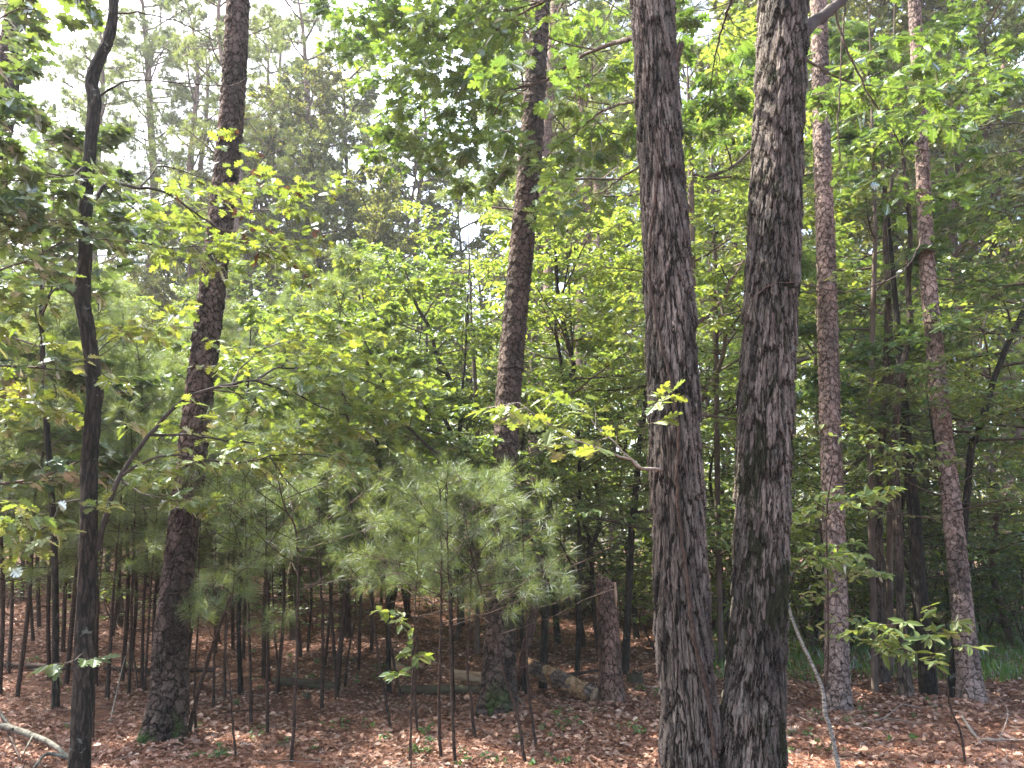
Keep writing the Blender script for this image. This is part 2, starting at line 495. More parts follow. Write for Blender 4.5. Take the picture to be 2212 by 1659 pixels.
M = {}
M['leaf_oak'] = leaf_mat('oak leaf', [(0, (.045, .092, .026)), (.5, (.075, .14, .034)), (1, (.12, .18, .042))])  # darker green: the shade on the overhead leaves is put into the colour
M['leaf_oak_near'] = leaf_mat('yellow green oak leaf', [(0, (0.076, 0.126, 0.029)), (.5, (0.113, 0.171, 0.036)), (1, (0.178, 0.203, 0.042))], trans=.5)
M['leaf_under'] = leaf_mat('understory leaf', [(0, (0.076, 0.135, 0.036)), (.5, (0.124, 0.194, 0.048)), (1, (0.189, 0.234, 0.058))], trans=.55)
M['leaf_dark'] = leaf_mat('dark maple leaf', [(0, (0.049, 0.090, 0.032)), (.5, (0.070, 0.117, 0.037)), (1, (0.097, 0.144, 0.042))], trans=.45)
M['leaf_far'] = leaf_mat('far leaf', [(0, (0.086, 0.126, 0.050)), (.5, (0.135, 0.180, 0.058)), (1, (0.216, 0.216, 0.063))], trans=.55, gloss=.02)
M['leaf_dead'] = tint_mat('dead brown leaf', [(0, (.06, .025, .015)), (1, (.2, .09, .05))], trans=.2)
M['needle'] = leaf_mat('pine needle', [(0, (.07, .12, .045)), (.5, (.11, .165, .065)), (1, (.19, .235, .10))], trans=.45, gloss=.015, rough=.6, fres=.14)
M['needle_far'] = leaf_mat('high pine needle', [(0, (.09, .14, .06)), (.5, (.125, .18, .075)), (1, (.18, .22, .09))], trans=.4, gloss=.02, rough=.6, fres=.08)
M['twig'] = plain_mat('twig bark', (.045, .032, .025), (.12, .09, .07), 30)
M['twig_pale'] = plain_mat('pale twig bark', (.14, .11, .09), (.32, .28, .24), 30)
M['stem'] = plain_mat('sapling bark', (.018, .012, .009), (.07, .045, .033), 40, bump=.004)
M['flake'] = plain_mat('loose bark', (.025, .02, .016), (.11, .09, .074), 55, stretch=(1, 1, .2))
M['pine'] = bark_mat('plated pine bark', 17, .62, (.018, .013, .010), (.06, .044, .036), (.165, .125, .103), .017, moss=(.045, .08, .016), mossamt=.11, mossh=.5)
M['pine_red'] = bark_mat('pink grey pine bark', 19, .62, (.06, .042, .035), (.17, .12, .10), (.40, .31, .27), .013, moss=(.05, .10, .02), mossamt=.05, mossh=.35)
M['pine_far'] = bark_mat('distant pine bark', 14, .6, (.04, .026, .02), (.16, .11, .09), (.34, .25, .21), .01, disp=False)
M['shaggy'] = bark_mat('shaggy grey bark', 25, .14, (.016, .013, .011), (.085, .071, .059), (.26, .23, .198), .018, edge=.12, tilt=1.3, lichen=.25, fine=1.2)
M['shaggy_moss'] = bark_mat('shaggy mossy bark', 27, .16, (.016, .013, .010), (.078, .065, .053), (.245, .215, .183), .017, edge=.12, tilt=1.3, moss=(.022, .024, .009), mossamt=.09, lichen=.3, fine=1.2)
M['dark_bark'] = bark_mat('dark ridged bark', 34, .16, (.01, .009, .007), (.035, .028, .022), (.085, .072, .058), .006, lichen=.35, edge=.25)
M['grey_bark'] = bark_mat('ridged brown grey bark', 30, .16, (.022, .016, .012), (.075, .056, .043), (.19, .15, .12), .008, edge=.14, lichen=.2)
M['far_bark'] = plain_mat('far trunk bark', (.05, .036, .028), (.16, .12, .095), 12, stretch=(1, 1, .3))
M['snag'] = bark_mat('warm brown dead bark', 17, .62, (.03, .019, .014), (.11, .066, .05), (.25, .165, .13), .013, moss=(.05, .09, .015), mossamt=.08, mossh=.25)
M['dark_far'] = plain_mat('dark far bark', (.02, .015, .012), (.075, .06, .048), 14, stretch=(1, 1, .3))
M['peeled'] = plain_mat('peeled orange wood', (.20, .115, .06), (.38, .28, .18), 9, stretch=(2, 2, .6))
M['litter'] = tint_mat('fallen leaves', [(0, (.08, .035, .022)), (.3, (.21, .10, .062)), (.6, (.39, .225, .155)), (.86, (.54, .38, .285)), (1, (.66, .53, .43))], rough=.55, trans=.12)
M['straw'] = tint_mat('pine straw', [(0, (.11, .04, .022)), (.6, (.25, .105, .06)), (1, (.42, .25, .16))], rough=.6)
M['grass'] = leaf_mat('grass blade', [(0, (.07, .15, .025)), (1, (.14, .24, .05))], trans=.4, gloss=.03)
M['herb'] = leaf_mat('herb leaf', [(0, (.04, .10, .02)), (1, (.10, .18, .04))], trans=.4)
M['mossy'] = plain_mat('moss', (.05, .034, .025), (.075, .072, .038), 12, bump=.02)

def ground_mat():
    m, N, L = nodes('forest floor')
    tc = N.new("ShaderNodeTexCoord")
    n1 = N.new("ShaderNodeTexNoise"); n1.inputs['Scale'].default_value = 22; n1.inputs['Detail'].default_value = 8; n1.inputs['Roughness'].default_value = .75
    n2 = N.new("ShaderNodeTexNoise"); n2.inputs['Scale'].default_value = .6; n2.inputs['Detail'].default_value = 4
    for n in (n1, n2): L.new(tc.outputs['Object'], n.inputs['Vector'])
    r = ramp(N, [(.30, (.045, .024, .017)), (.45, (.12, .06, .04)), (.58, (.21, .115, .08)), (.72, (.34, .22, .165))]); L.new(n1.outputs['Fac'], r.inputs[0])
    r2 = ramp(N, [(.35, (.75, .7, .7)), (.65, (1.1, 1.05, 1))]); L.new(n2.outputs['Fac'], r2.inputs[0])
    mu = N.new("ShaderNodeMix"); mu.data_type = 'RGBA'; mu.blend_type = 'MULTIPLY'; mu.inputs['Factor'].default_value = 1
    L.new(r.outputs[0], mu.inputs['A']); L.new(r2.outputs[0], mu.inputs['B'])
    bs = N.new("ShaderNodeBsdfPrincipled"); bs.inputs['Roughness'].default_value = .9; bs.inputs['Specular IOR Level'].default_value = .2
    L.new(mu.outputs['Result'], bs.inputs['Base Color'])
    bp = N.new("ShaderNodeBump"); bp.inputs['Distance'].default_value = .04; L.new(n1.outputs['Fac'], bp.inputs['Height']); L.new(bp.outputs[0], bs.inputs['Normal'])
    o = N.new("ShaderNodeOutputMaterial"); L.new(bs.outputs[0], o.inputs[0])
    return m
M['ground'] = ground_mat()

# ------------------------------------------------------------------ ground
def build_ground():
    def axis(fine0, fine1, step, far, g=1.25):
        a = list(np.arange(fine0, fine1, step))
        s = step; x = fine1
        while x < far: a.append(x); s *= g; x += s
        s = step; x = fine0 - step; pre = []
        while x > -far: pre.append(x); s *= g; x -= s
        return np.array(pre[::-1] + a)
    X = axis(-10, 10, .12, 600); Y = axis(3, 24, .12, 600)
    gx, gy = np.meshgrid(X, Y)
    V = np.stack([gx, gy, gz(gx, gy)], axis=2).reshape(-1, 3)
    nx, ny = len(X), len(Y)
    i = np.arange(ny - 1)[:, None] * nx; j = np.arange(nx - 1)[None, :]
    F = np.stack([i + j, i + j + 1, i + nx + j + 1, i + nx + j], axis=2).reshape(-1, 4)
    tag(mk('ground', V, [F], M['ground'], smooth=True), kind='structure')
build_ground()

FEET = []
for a_, b_, r_ in ((350, 1616, .20), (1074, 1552, .22), (1810, 1548, .17), (2102, 1530, .17), (2008, 1516, .12), (1957, 1520, .10), (1324, 1526, .18), (1905, 1486, .12)):
    p_ = ground_at(a_, b_); FEET.append((p_[0], p_[1], r_))
def build_litter():
    rng = np.random.default_rng(5)
    # fallen leaves, thick near the camera, thinner behind
    n = 230000
    y = 4.6 + 17 * rng.uniform(0, 1, n) ** 1.6
    x = rng.uniform(-.80, .80, n) * (y + 1.0)
    k = rng.uniform(0, 1, n) < np.clip(1.25 - .03 * y, .3, 1)
    mask = np.sin(x * 2.1 + 1.3 * np.sin(y * 1.7)) * np.sin(y * 2.6 + .8 * np.sin(x * 1.9)) + .5 * np.sin(x * 5.3 + y * 4.1) 
    k &= (mask + rng.normal(0, .45, n)) > -.55
    x, y = x[k], y[k]
    # leaves piled round the feet of the trunks
    for bx, by, br in FEET:
        m_ = 420; a_ = rng.uniform(0, 2 * np.pi, m_); rr_ = br * (1 + np.abs(rng.normal(0, .55, m_)))
        x = np.concatenate([x, bx + np.cos(a_) * rr_]); y = np.concatenate([y, by + np.sin(a_) * rr_])
    n = len(x)
    P = np.stack([x, y, gz(x, y) + rng.uniform(.004, .03, n)], axis=1)
    for bx, by, br in FEET:
        P[:, 2] += .05 * np.exp(-(((x - bx) ** 2 + (y - by) ** 2) ** .5 - br).clip(0) / .09)
    th = rng.uniform(0, 2 * np.pi, n)
    D = np.stack([np.cos(th), np.sin(th), rng.normal(0, .25, n)], axis=1)
    N_ = np.stack([rng.normal(0, .7, n), rng.normal(0, .7, n), np.ones(n)], axis=1)
    bag = Bag()
    S = rng.uniform(.016, .050, n) * (1 + .03 * y)
    t = np.clip(rng.beta(2.0, 2.4, n), 0, 1)
    h = rng.uniform(0, 1, n)
    near = y < 9
    a = near & (h < .45); b = ~a & (h < .75); c = ~a & ~b
    leaves(bag, P[a], D[a], N_[a], S[a] * 1.5, 'oak', 0, t[a])
    leaves(bag, P[b], D[b], N_[b], S[b] * 1.2, 'oval', 0, t[b])
    leaves(bag, P[c], D[c], N_[c], S[c] * 1.3, 'dia', 0, t[c])
    tag(bag.build('leaf_litter', [M['litter']], smooth_slots=()), 'brown and tan fallen leaves covering the forest floor', 'leaf litter', kind='stuff')
    # pine straw: long thin fallen needles
    n = 130000
    y = 4.6 + 14 * rng.uniform(0, 1, n) ** 1.5
    x = rng.uniform(-.80, .80, n) * (y + 1.0)
    P = np.stack([x, y, gz(x, y) + rng.uniform(.01, .04, n)], axis=1)
    th = rng.uniform(0, 2 * np.pi, n); ln = rng.uniform(.08, .2, n)
    D = np.stack([np.cos(th) * ln, np.sin(th) * ln, rng.normal(0, .1, n) * ln], axis=1)
    S = np.stack([-np.sin(th), np.cos(th), np.zeros(n)], axis=1) * .0022
    V = np.stack([P - S, P + S, P + D], axis=1).reshape(-1, 3)
    mk_ = mk('pine_straw', V, [np.arange(n * 3).reshape(-1, 3)], M['straw'], attrs={'tint': np.repeat(rng.uniform(0, 1, n), 3)})
    tag(mk_, 'reddish pine straw strewn over the forest floor', 'pine straw', kind='stuff')
    # thin broken twigs lying about
    bag = Bag()
    for i in range(420):
        yy = 4.8 + 11 * rng.uniform() ** 1.4; xx = rng.uniform(-.75, .75) * (yy + 1)
        L = rng.uniform(.15, .8); th = rng.uniform(0, 2 * np.pi)
        pts = []; z0 = .02
        for q in range(5):
            px_, py_ = xx + math.cos(th) * L * q / 4, yy + math.sin(th) * L * q / 4
            pts.append([px_, py_, float(gz(px_, py_)) + .02 + .03 * rng.uniform()]); th += rng.normal(0, .2)
        r = rng.uniform(.0015, .005)
        bag.tube(np.array(pts), np.linspace(r, r * .5, 5), 4, 0)
    tag(bag.build('twig_litter', [M['twig_pale']]), 'thin pale broken twigs scattered over the fallen leaves', 'twig litter', kind='stuff')
    # low green herbs and seedlings in the litter
    bag = Bag(); A = []
    spots = [(660, 1620), (800, 1600), (950, 1640), (1180, 1590), (1060, 1650), (200, 1480), (700, 1440), (860, 1470), (1720, 1600), (1830, 1620), (1240, 1560), (1400, 1500), (1700, 1650), (480, 1650), (1960, 1530), (620, 1480), (300, 1440), (1220, 1640), (905, 1600), (1500, 1650)]
    for i in range(95):
        if i < 60:
            sp = spots[i % len(spots)]; p = ground_at(sp[0] + rng.normal(0, 45), min(1690, sp[1] + rng.normal(0, 14)))
        else:
            p = ground_at(rng.uniform(0, 2212), rng.uniform(1400, 1640))
        h = rng.uniform(.05, .16)
        for q in range(rng.integers(2, 6)):
            d = norm(np.array([rng.normal(0, 1), rng.normal(0, 1), 1.2]))
            e = p + d * h
            bag.tube(np.array([p, (p + e) / 2 + [0, 0, .01], e]), [.002, .0016, .001], 3, 0)
            for s in range(4): A.append((e - d * h * .12 * s, d * np.array([1, 1, .3])))
    leaf_anchors(bag, A, rng, 'oval', .045, 1, rnd=.4)
    tag(bag.build('ground_cover', [M['twig'], M['herb']]), 'small green herbs sprouting through the fallen leaves', 'ground cover', kind='stuff')
    # grass, far right
    n = 60000
    y = rng.uniform(10.4, 19, n); x = rng.uniform(1.5, 15, n)
    keep = (x > 2.6 + .25 * (y - 12)) & (rng.uniform(0, 1, n) < (.4 + .6 * np.clip(np.sin(x * 1.1) + np.sin(y * .8 + 1), 0, 1)))
    x, y = x[keep], y[keep]; n = len(x)
    P = np.stack([x, y, gz(x, y)], axis=1)
    D = np.stack([rng.normal(0, .3, n), rng.normal(0, .3, n), np.ones(n)], axis=1) * rng.uniform(.08, .24, n)[:, None]
    S = np.stack([rng.normal(0, 1, n), rng.normal(0, 1, n), np.zeros(n)], axis=1) * .006
    V = np.stack([P - S, P + S, P + D], axis=1).reshape(-1, 3)
    tag(mk('grass', V, [np.arange(n * 3).reshape(-1, 3)], M['grass'], attrs={'tint': np.repeat(rng.uniform(0, 1, n), 3)}),
        'thin green grass growing under the trees behind the pines', 'grass', kind='stuff')
build_litter()

# ------------------------------------------------------------------ big trunks
def trunk_mesh(P, R, ring, step, name, mat, parent, origin, flare=0.0, lump=0.02, seed=0, flare_h=.28):
    """P runs from the base up; a dense ring mesh whose bark is raised by the material"""
    P, R = smooth_path(P, R, step)
    T, A, B = frames(P)
    n = len(P); k = ring
    th = np.linspace(0, 2 * np.pi, k, endpoint=False)
    s = np.concatenate([[0], np.cumsum(np.linalg.norm(np.diff(P, axis=0), axis=1))])
    rng = np.random.default_rng(seed)
    ph = rng.uniform(0, 6.28, 8)
    TH, S_ = np.meshgrid(th, s)
    rr = R[:, None] * (1 + lump * (np.sin(2 * TH + S_ * .9 + ph[0]) + np.sin(3 * TH - S_ * 1.7 + ph[1]) * .7 + np.sin(5 * TH + S_ * 3.1 + ph[2]) * .35))
    fl = flare * np.exp(-S_ / flare_h)
    rr *= 1 + fl * (1 + .45 * np.cos(5 * TH + ph[3]) + .3 * np.cos(3 * TH + ph[4]))
    V = P[:, None, :] + rr[:, :, None] * (np.cos(TH)[:, :, None] * A[:, None, :] + np.sin(TH)[:, :, None] * B[:, None, :])
    rm = float(np.median(R))
    att = np.stack([np.cos(TH) * rm, np.sin(TH) * rm, S_], axis=2)
    i = np.arange(n - 1)[:, None] * k; j = np.arange(k)[None, :]; j2 = (j + 1) % k
    F = np.stack([i + j, i + j2, i + k + j2, i + k + j], axis=2).reshape(-1, 4)
    off = np.array([rng.uniform(0, 50), rng.uniform(0, 50), 0])
    return mk(name, V.reshape(-1, 3), [F], mat, parent, origin, {'bk': (att + off).reshape(-1, 3)}, smooth=True)

def px_trunk(pts, Y, up_to=None, drift=None):
    """pts: (px, py, width px), base first; returns world path and radii. Goes on above the frame to up_to metres"""
    P = [at(p[0], p[1], p[3] if len(p) > 3 else Y) for p in pts]
    R = [wpx(p[2], q) / 2 for p, q in zip(pts, P)]
    if up_to:
        d = norm(P[-1] - P[-2]) if drift is None else norm(np.array(drift, float))
        h = up_to - P[-1][2]
        for f in (.35, .7, 1.0):
            P.append(P[len(pts) - 1] + d * (h * f / max(d[2], .5))); R.append(R[len(pts) - 1] * (1 - .75 * f))
    return P, R

def stand(P, R, sink=.06):
    """set the first point on the ground"""
    b = np.array(P[0], float); d = norm(np.array(P[1]) - b)
    z = float(gz(b[0], b[1])) - sink
    b = b + d * ((z - b[2]) / max(d[2], .3))
    P = [b] + list(P[1:])
    return P, R

PINE_CROWN = dict(wig=.12, up=[.06, .05, .03, 0], k=[3, 3, 4, 5], n=[0, 4, 6, 6], start=[0, .35, .3, .3], ratio=[0, .42, .42, .4], rough=.35, ang=(.6, 1.1), flat=.7, leaf=0, nl=1, l0=.9, seg=5, rmin=.002)

def high_crown(tree, P, R, z0, z1, nb, rng, kind='pine', spread=2.6):
    """the crown of a tall tree, most of it above the picture"""
    bag = Bag(); A = []
    P, R = smooth_path(P, R, .3)
    top = [i for i in range(len(P)) if z0 < P[i][2] < z1]
    if not top: return
    for b in range(nb):
        i = top[int(len(top) * (b + .5) / nb)]
        a = b * 2.4 + rng.uniform(-.4, .4)
        f = (P[i][2] - z0) / (z1 - z0)
        d = norm(np.array([math.cos(a), math.sin(a), .25 + .5 * f]))
        L = spread * (1.0 - .5 * f) * rng.uniform(.7, 1.15)
        if kind == 'pine':
            grow(rng, P[i], d, L, .035, 2, PINE_CROWN, bag, A)
        else:
            grow(rng, P[i], d, L, .04, 3, dict(wig=.16, up=[0, 0, .03, .05], k=[3, 3, 4, 5], n=[0, 4, 5, 5], start=[0, .3, .3, .3], ratio=[0, .5, .5, .5], rough=.5, ang=(.5, 1.1), flat=.8, leaf=1, nl=4, l0=.2, seg=5, rmin=.003), bag, A)
    if kind == 'pine':
        needles(bag, A, rng, .17, .006, 40, 1, 1.0)
        bag.build('crown', [M['twig'], M['needle_far']], tree, P[0])
    else:
        leaf_anchors(bag, A, rng, 'dia', .13, 1, rnd=.5)
        bag.build('crown', [M['twig'], M['leaf_oak']], tree, P[0])

def big_tree(name, label, cat, pts, Y, mat, ring, up_to, seed, flare=.35, lump=.02, step=.012, crown=None, group=None, fixed=False, flare_h=.28):
    P, R = px_trunk(pts, Y, up_to)
    P, R = stand(P, R)
    t = thing(name, label, cat, P[0], group)
    trunk_mesh(P, R, ring, step, 'trunk', M[mat], t, P[0], flare, lump, seed, flare_h)
    if crown:
        rng = np.random.default_rng(seed + 50)
        high_crown(t, P, R, crown[0], crown[1], crown[2], rng, crown[3], crown[4])
    return t, P, R

# the two stemmed tree in front
Yt = 4.9
twin = None
def build_twin():
    global twin
    PL, RL = px_trunk([(1492, 1659, 118), (1490, 1540, 116), (1477, 1384, 112), (1465, 1106, 106), (1453, 830, 106), (1440, 553, 97), (1425, 276, 94), (1409, 0, 90)], Yt, 11)
    PR, RR = px_trunk([(1622, 1659, 134), (1626, 1540, 130), (1637, 1384, 114), (1647, 1106, 110), (1656, 830, 108), (1670, 553, 106), (1681, 276, 102), (1690, 90, 104), (1693, 0, 102)], Yt, 11)
    # both run down into one foot below the picture
    foot = (PL[0] + PR[0]) / 2; z = float(gz(foot[0], foot[1])) - .08
    PL = [np.array([foot[0] - .13, Yt, z])] + PL; RL = [RL[0] * 1.1] + RL
    PR = [np.array([foot[0] + .12, Yt, z])] + PR; RR = [RR[0] * 1.1] + RR
    twin = thing('twin_stemmed_tree', 'big grey shaggy-barked tree whose two thick stems part near the ground', 'tree', (foot[0], foot[1], z))
    O = np.array([foot[0], foot[1], z])
    a = trunk_mesh(PL, RL, 230, .007, 'trunk', M['shaggy'], twin, O, .12, .022, 3, .3)
    b = trunk_mesh(PR, RR, 230, .007, 'trunk', M['shaggy_moss'], twin, O, .12, .018, 4, .3)
    a['label'] = 'stem on the left, dark vine up its side'; b['label'] = 'stem on the right with dark moss patches'
    # loose bark strips curling off both stems
    rng = np.random.default_rng(9)
    for PP, RR_, mt in ((PL, RL, 'shaggy'), (PR, RR, 'shaggy_moss')):
        P2, R2 = smooth_path(PP, RR_, .02); T, A, B = frames(P2)
        bag = Bag()
        for q in range(210):
            i = int(rng.uniform(8, min(len(P2) - 16, 250))); th = rng.uniform(0, 2 * np.pi); L = rng.uniform(.05, .2); w_ = rng.uniform(.004, .013)
            lift = rng.uniform(.003, .018); end = 1 if rng.uniform() < .35 else -1
            V = []
            for u in range(5):
                k_ = min(len(P2) - 1, max(0, i + int(end * u / 4 * L / .02)))
                off = R2[k_] * 1.0 + .004 + lift * (u / 4) ** 1.6
                for sgn in (-1, 1):
                    a_ = th + (sgn * w_ * (1.05 - abs(u / 4 - .45)) + .004 * math.sin(u * 2 + q)) / R2[k_]
                    n_ = math.cos(a_) * A[k_] + math.sin(a_) * B[k_]
                    V.append(P2[k_] + n_ * off)
                    V.append(P2[k_] + n_ * (off - .005))
            V = np.array(V); F = []
            for u in range(4):
                b_ = u * 4
                F += [[b_, b_ + 2, b_ + 6, b_ + 4], [b_ + 1, b_ + 5, b_ + 7, b_ + 3], [b_, b_ + 4, b_ + 5, b_ + 1], [b_ + 2, b_ + 3, b_ + 7, b_ + 6]]
            F.append([16, 18, 19, 17])
            bag.add(V, np.array(F), 0, V * [1, 1, 1] + rng.uniform(0, 9))
        bag.build('loose_bark', [M['flake']], twin, O, smooth_slots=())['kind'] = 'stuff'
    return O, PL, RL, PR, RR
TO, PL, RL, PR, RR = build_twin()

PINES = {}
PINES['B'] = big_tree('pine_tree', 'dark plated pine leaning right with bright green moss round its foot', 'pine tree',
    [(350, 1618, 84), (366, 1500, 74), (370, 1384, 69), (400, 1106, 60), (434, 830, 58), (467, 553, 52), (498, 276, 49), (515, 0, 45)], float(ground_at(350, 1612)[1]), 'pine', 150, 16, 11, .22)
PINES['C'] = big_tree('pine_tree', 'plated pine rising behind the fluffy young pines, left of the fallen log', 'pine tree',
    [(1074, 1556, 78), (1078, 1470, 70), (1080, 1384, 64), (1086, 1106, 51), (1100, 830, 53), (1126, 553, 51), (1150, 276, 47), (1168, 0, 38)], float(ground_at(1074, 1548)[1]), 'pine', 140, 16, 12, .25)
PINES['E'] = big_tree('pine_tree', 'straight pink-barked pine just right of the two-stemmed tree', 'pine tree',
    [(1810, 1552, 56), (1808, 1480, 52), (1807, 1384, 48), (1800, 1106, 43), (1791, 830, 41), (1784, 553, 38), (1775, 276, 35), (1770, 60, 33), (1768, 0, 32)], float(ground_at(1810, 1545)[1]), 'pine_red', 120, 16, 13, .22)
PINES['F'] = big_tree('pine_tree', 'pine with reddish bark leaning left, nearest to the right edge of the wood', 'pine tree',
    [(2102, 1532, 52), (2093, 1450, 46), (2086, 1384, 44), (2057, 1106, 38), (2026, 830, 34), (2002, 553, 29), (1995, 400, 27), (1975, 0, 24)], float(ground_at(2100, 1526)[1]), 'pine_red', 110, 16, 14, .25)
PINES['G'] = big_tree('oak_tree', 'almost black straight trunk just left of the leaning reddish pine', 'oak tree',
    [(2008, 1518, 36), (1998, 1384, 32), (1985, 1250, 29), (1974, 1106, 27), (1962, 1000, 24), (1950, 850, 18)], float(ground_at(2008, 1512)[1]), 'dark_bark', 70, 6.2, 15, .2)
PINES['H'] = big_tree('oak_tree', 'brown slender trunk standing just left of the almost black one', 'oak tree',
    [(1957, 1522, 28), (1950, 1400, 22), (1946, 1300, 19), (1938, 1106, 18), (1930, 970, 17), (1936, 906, 15), (1952, 786, 13), (1966, 700, 12), (1962, 620, 11), (1966, 500, 9), (1950, 330, 7)], float(ground_at(1957, 1516)[1]), 'grey_bark', 60, 7.5, 16, .5)
PINES['I'] = big_tree('oak_tree', 'grey trunk flared at the grass edge behind the brown slender one', 'oak tree',
    [(1905, 1488, 28), (1903, 1400, 23), (1900, 1250, 21), (1896, 1106, 19), (1905, 950, 17), (1915, 800, 15), (1918, 650, 13), (1912, 500, 10)], float(ground_at(1905, 1484)[1]), 'grey_bark', 60, 8.5, 17, .5)

# slim dark tree at the left
Ya = 5.3
def build_slim():
    P, R = px_trunk([(172, 1659, 42), (183, 1400, 39), (190, 1200, 37), (192, 1100, 33), (193, 1000, 33), (202, 880, 31), (205, 845, 33), (196, 760, 29), (185, 690, 30), (178, 640, 33), (184, 560, 28), (184, 500, 26), (188, 400, 26), (197, 300, 24), (204, 220, 27), (198, 185, 27), (205, 150, 26), (232, 90, 22), (243, 40, 21), (246, 0, 20)], Ya, 9.5)
    P, R = stand([P[0] + (P[0] - P[1]) * .25] + P, [R[0] * 1.12] + R)
    t = thing('maple_tree', 'slim dark crooked tree at the left, its long branch reaching right across the pine', 'tree', P[0])
    trunk_mesh(P, R, 90, .012, 'trunk', M['dark_bark'], t, P[0], .15, .02, 21)
    return t, P, R
slim, SP, SR = build_slim()

# ------------------------------------------------------------------ leafy branches, laid out one by one
OAKP = dict(wig=.13, up=[0, 0, .02, .02], k=[3, 3, 4, 5], n=[0, 4, 5, 6], start=[0, .25, .25, .2], ratio=[0, .5, .5, .5], rough=.3, ang=(.5, 1.1), flat=.45, leaf=1, nl=4, l0=.25, seg=5, rmin=.001)

def branch(tree, O, pts, r0, rng, L=.5, n=9, lev=1, start=.35, shape='oak', size=.12, mat='leaf_oak_near', twig=None, prm=OAKP, leafn=None, rnd=.35, up=.8, dead=0, kind='branch', per=1, r1=.15, droop=.15, nl=None, label=None):
    """pts: (px, py, Y); a limb that carries side twigs and leaves from start onwards"""
    W = [at(*p) for p in pts]
    P, R = smooth_path(W, np.linspace(r0, r0 * r1, len(W)), .06)
    P[1:-1] += rng.normal(0, .004, P[1:-1].shape)
    bag = Bag(); A = []
    bag.tube(P, R, 7, 0)
    prm = dict(prm)
    if nl: prm['nl'] = nl
    m = len(P)
    for k in range(n):
        t = start + (1 - start) * (k + rng.uniform(.1, .9)) / max(n, 1)
        i = min(int(t * (m - 1)), m - 2)
        tan = norm(P[i + 1] - P[i])
        sd = norm(np.cross(tan, [0, 0, 1.0]) + 1e-6) * (1 if k % 2 else -1)
        sd = norm(sd + rng.normal(0, .45, 3))
        a = rng.uniform(.5, 1.1)
        d = tan * math.cos(a) + sd * math.sin(a); d[2] = d[2] * .6 + .03
        grow(rng, P[i], norm(d), L * rng.uniform(.6, 1.2) * (1.15 - .5 * t), max(R[i] * .5, .0022), lev, prm, bag, A)
    lm = [M[twig or ('dark_far' if tree is slim else 'twig')], M[mat]]
    if n:
        if tree is twin and mat == 'leaf_oak': A = clear_of_pine(A, rng)
        if size:
            leaf_anchors(bag, A, rng, shape, size, 1, up=up, rnd=rnd, per=per, droop=droop)
        if dead:
            D = [A[i] for i in rng.choice(len(A), min(dead, len(A)), replace=False)]
            leaf_anchors(bag, D, rng, 'oak', size * .8, 2, rnd=1.0); lm.append(M['leaf_dead'])
    o = bag.build(kind, lm, tree, O)
    if label: o['label'] = label
    return o

rng = np.random.default_rng(100)
SO = SP[0]
B1 = [(212, 1190, 5.3), (230, 1106, 5.32), (260, 1030, 5.35), (323, 940, 5.4), (400, 863, 5.45), (500, 830, 5.55), (553, 823, 5.6), (633, 850, 5.7), (720, 890, 5.85), (800, 900, 6.0)]
branch(slim, SO, B1, .021, rng, .6, 18, 1, .5, size=.1, label='long arching leafy branch reaching right')
branch(slim, SO, [(263, 1028, 5.35), (333, 990, 5.3), (383, 983, 5.3), (500, 1000, 5.3), (583, 986, 5.35), (690, 983, 5.4), (760, 1000, 5.45)], .011, rng, .45, 15, 1, .2, size=.1)
branch(slim, SO, [(323, 940, 5.4), (400, 941, 5.5), (470, 948, 5.6), (610, 960, 5.8), (700, 935, 6.0), (800, 925, 6.2)], .011, rng, .55, 18, 1, .25, size=.1)
branch(slim, SO, [(553, 823, 5.6), (590, 797, 5.7), (640, 795, 5.8), (740, 805, 6.0), (830, 840, 6.2), (880, 860, 6.3)], .010, rng, .65, 20, 1, .15, size=.1)
branch(slim, SO, [(500, 830, 5.55), (525, 790, 5.8), (580, 750, 6.1), (660, 735, 6.4), (760, 745, 6.6)], .007, rng, .65, 17, 1, .25, size=.1)
branch(slim, SO, [(262, 1035, 5.35), (300, 1062, 5.2), (360, 1080, 5.1), (430, 1085, 5.1)], .008, rng, .35, 7, 1, .3, size=.095)
branch(slim, SO, [(583, 986, 5.35), (620, 1040, 5.3), (670, 1090, 5.3), (720, 1150, 5.3)], .006, rng, .3, 4, 0, .5, size=.1)
branch(slim, SO, [(203, 435, 5.3), (233, 396, 5.35), (300, 406, 5.5), (360, 416, 5.6), (450, 480, 5.8), (500, 510, 5.9), (566, 547, 6.0), (640, 570, 6.1)], .016, rng, .6, 13, 1, .35, size=.105, dead=45)
branch(slim, SO, [(300, 406, 5.5), (330, 375, 5.6), (350, 358, 5.7), (440, 385, 5.9), (540, 430, 6.1), (660, 440, 6.3)], .008, rng, .6, 12, 1, .3, size=.105, dead=30)
branch(slim, SO, [(240, 402, 5.35), (267, 433, 5.3), (300, 460, 5.3), (330, 500, 5.3), (380, 560, 5.4)], .007, rng, .45, 6, 1, .3, size=.095)
branch(slim, SO, [(200, 516, 5.3), (283, 520, 5.3), (366, 536, 5.35), (466, 533, 5.4), (520, 560, 5.5)], .007, rng, .5, 8, 1, .3, size=.095)
branch(slim, SO, [(208, 212, 5.3), (250, 185, 5.3), (300, 172, 5.3), (400, 180, 5.35), (480, 185, 5.4), (530, 190, 5.45), (640, 215, 5.6)], .009, rng, .5, 5, 1, .5, size=0, nl=1, label='bare thin branch arching over the pine')
branch(slim, SO, [(250, 30, 5.3), (300, 28, 5.3), (380, 45, 5.4), (440, 75, 5.5), (500, 110, 5.6)], .009, rng, .5, 4, 1, .5, size=0, nl=1)
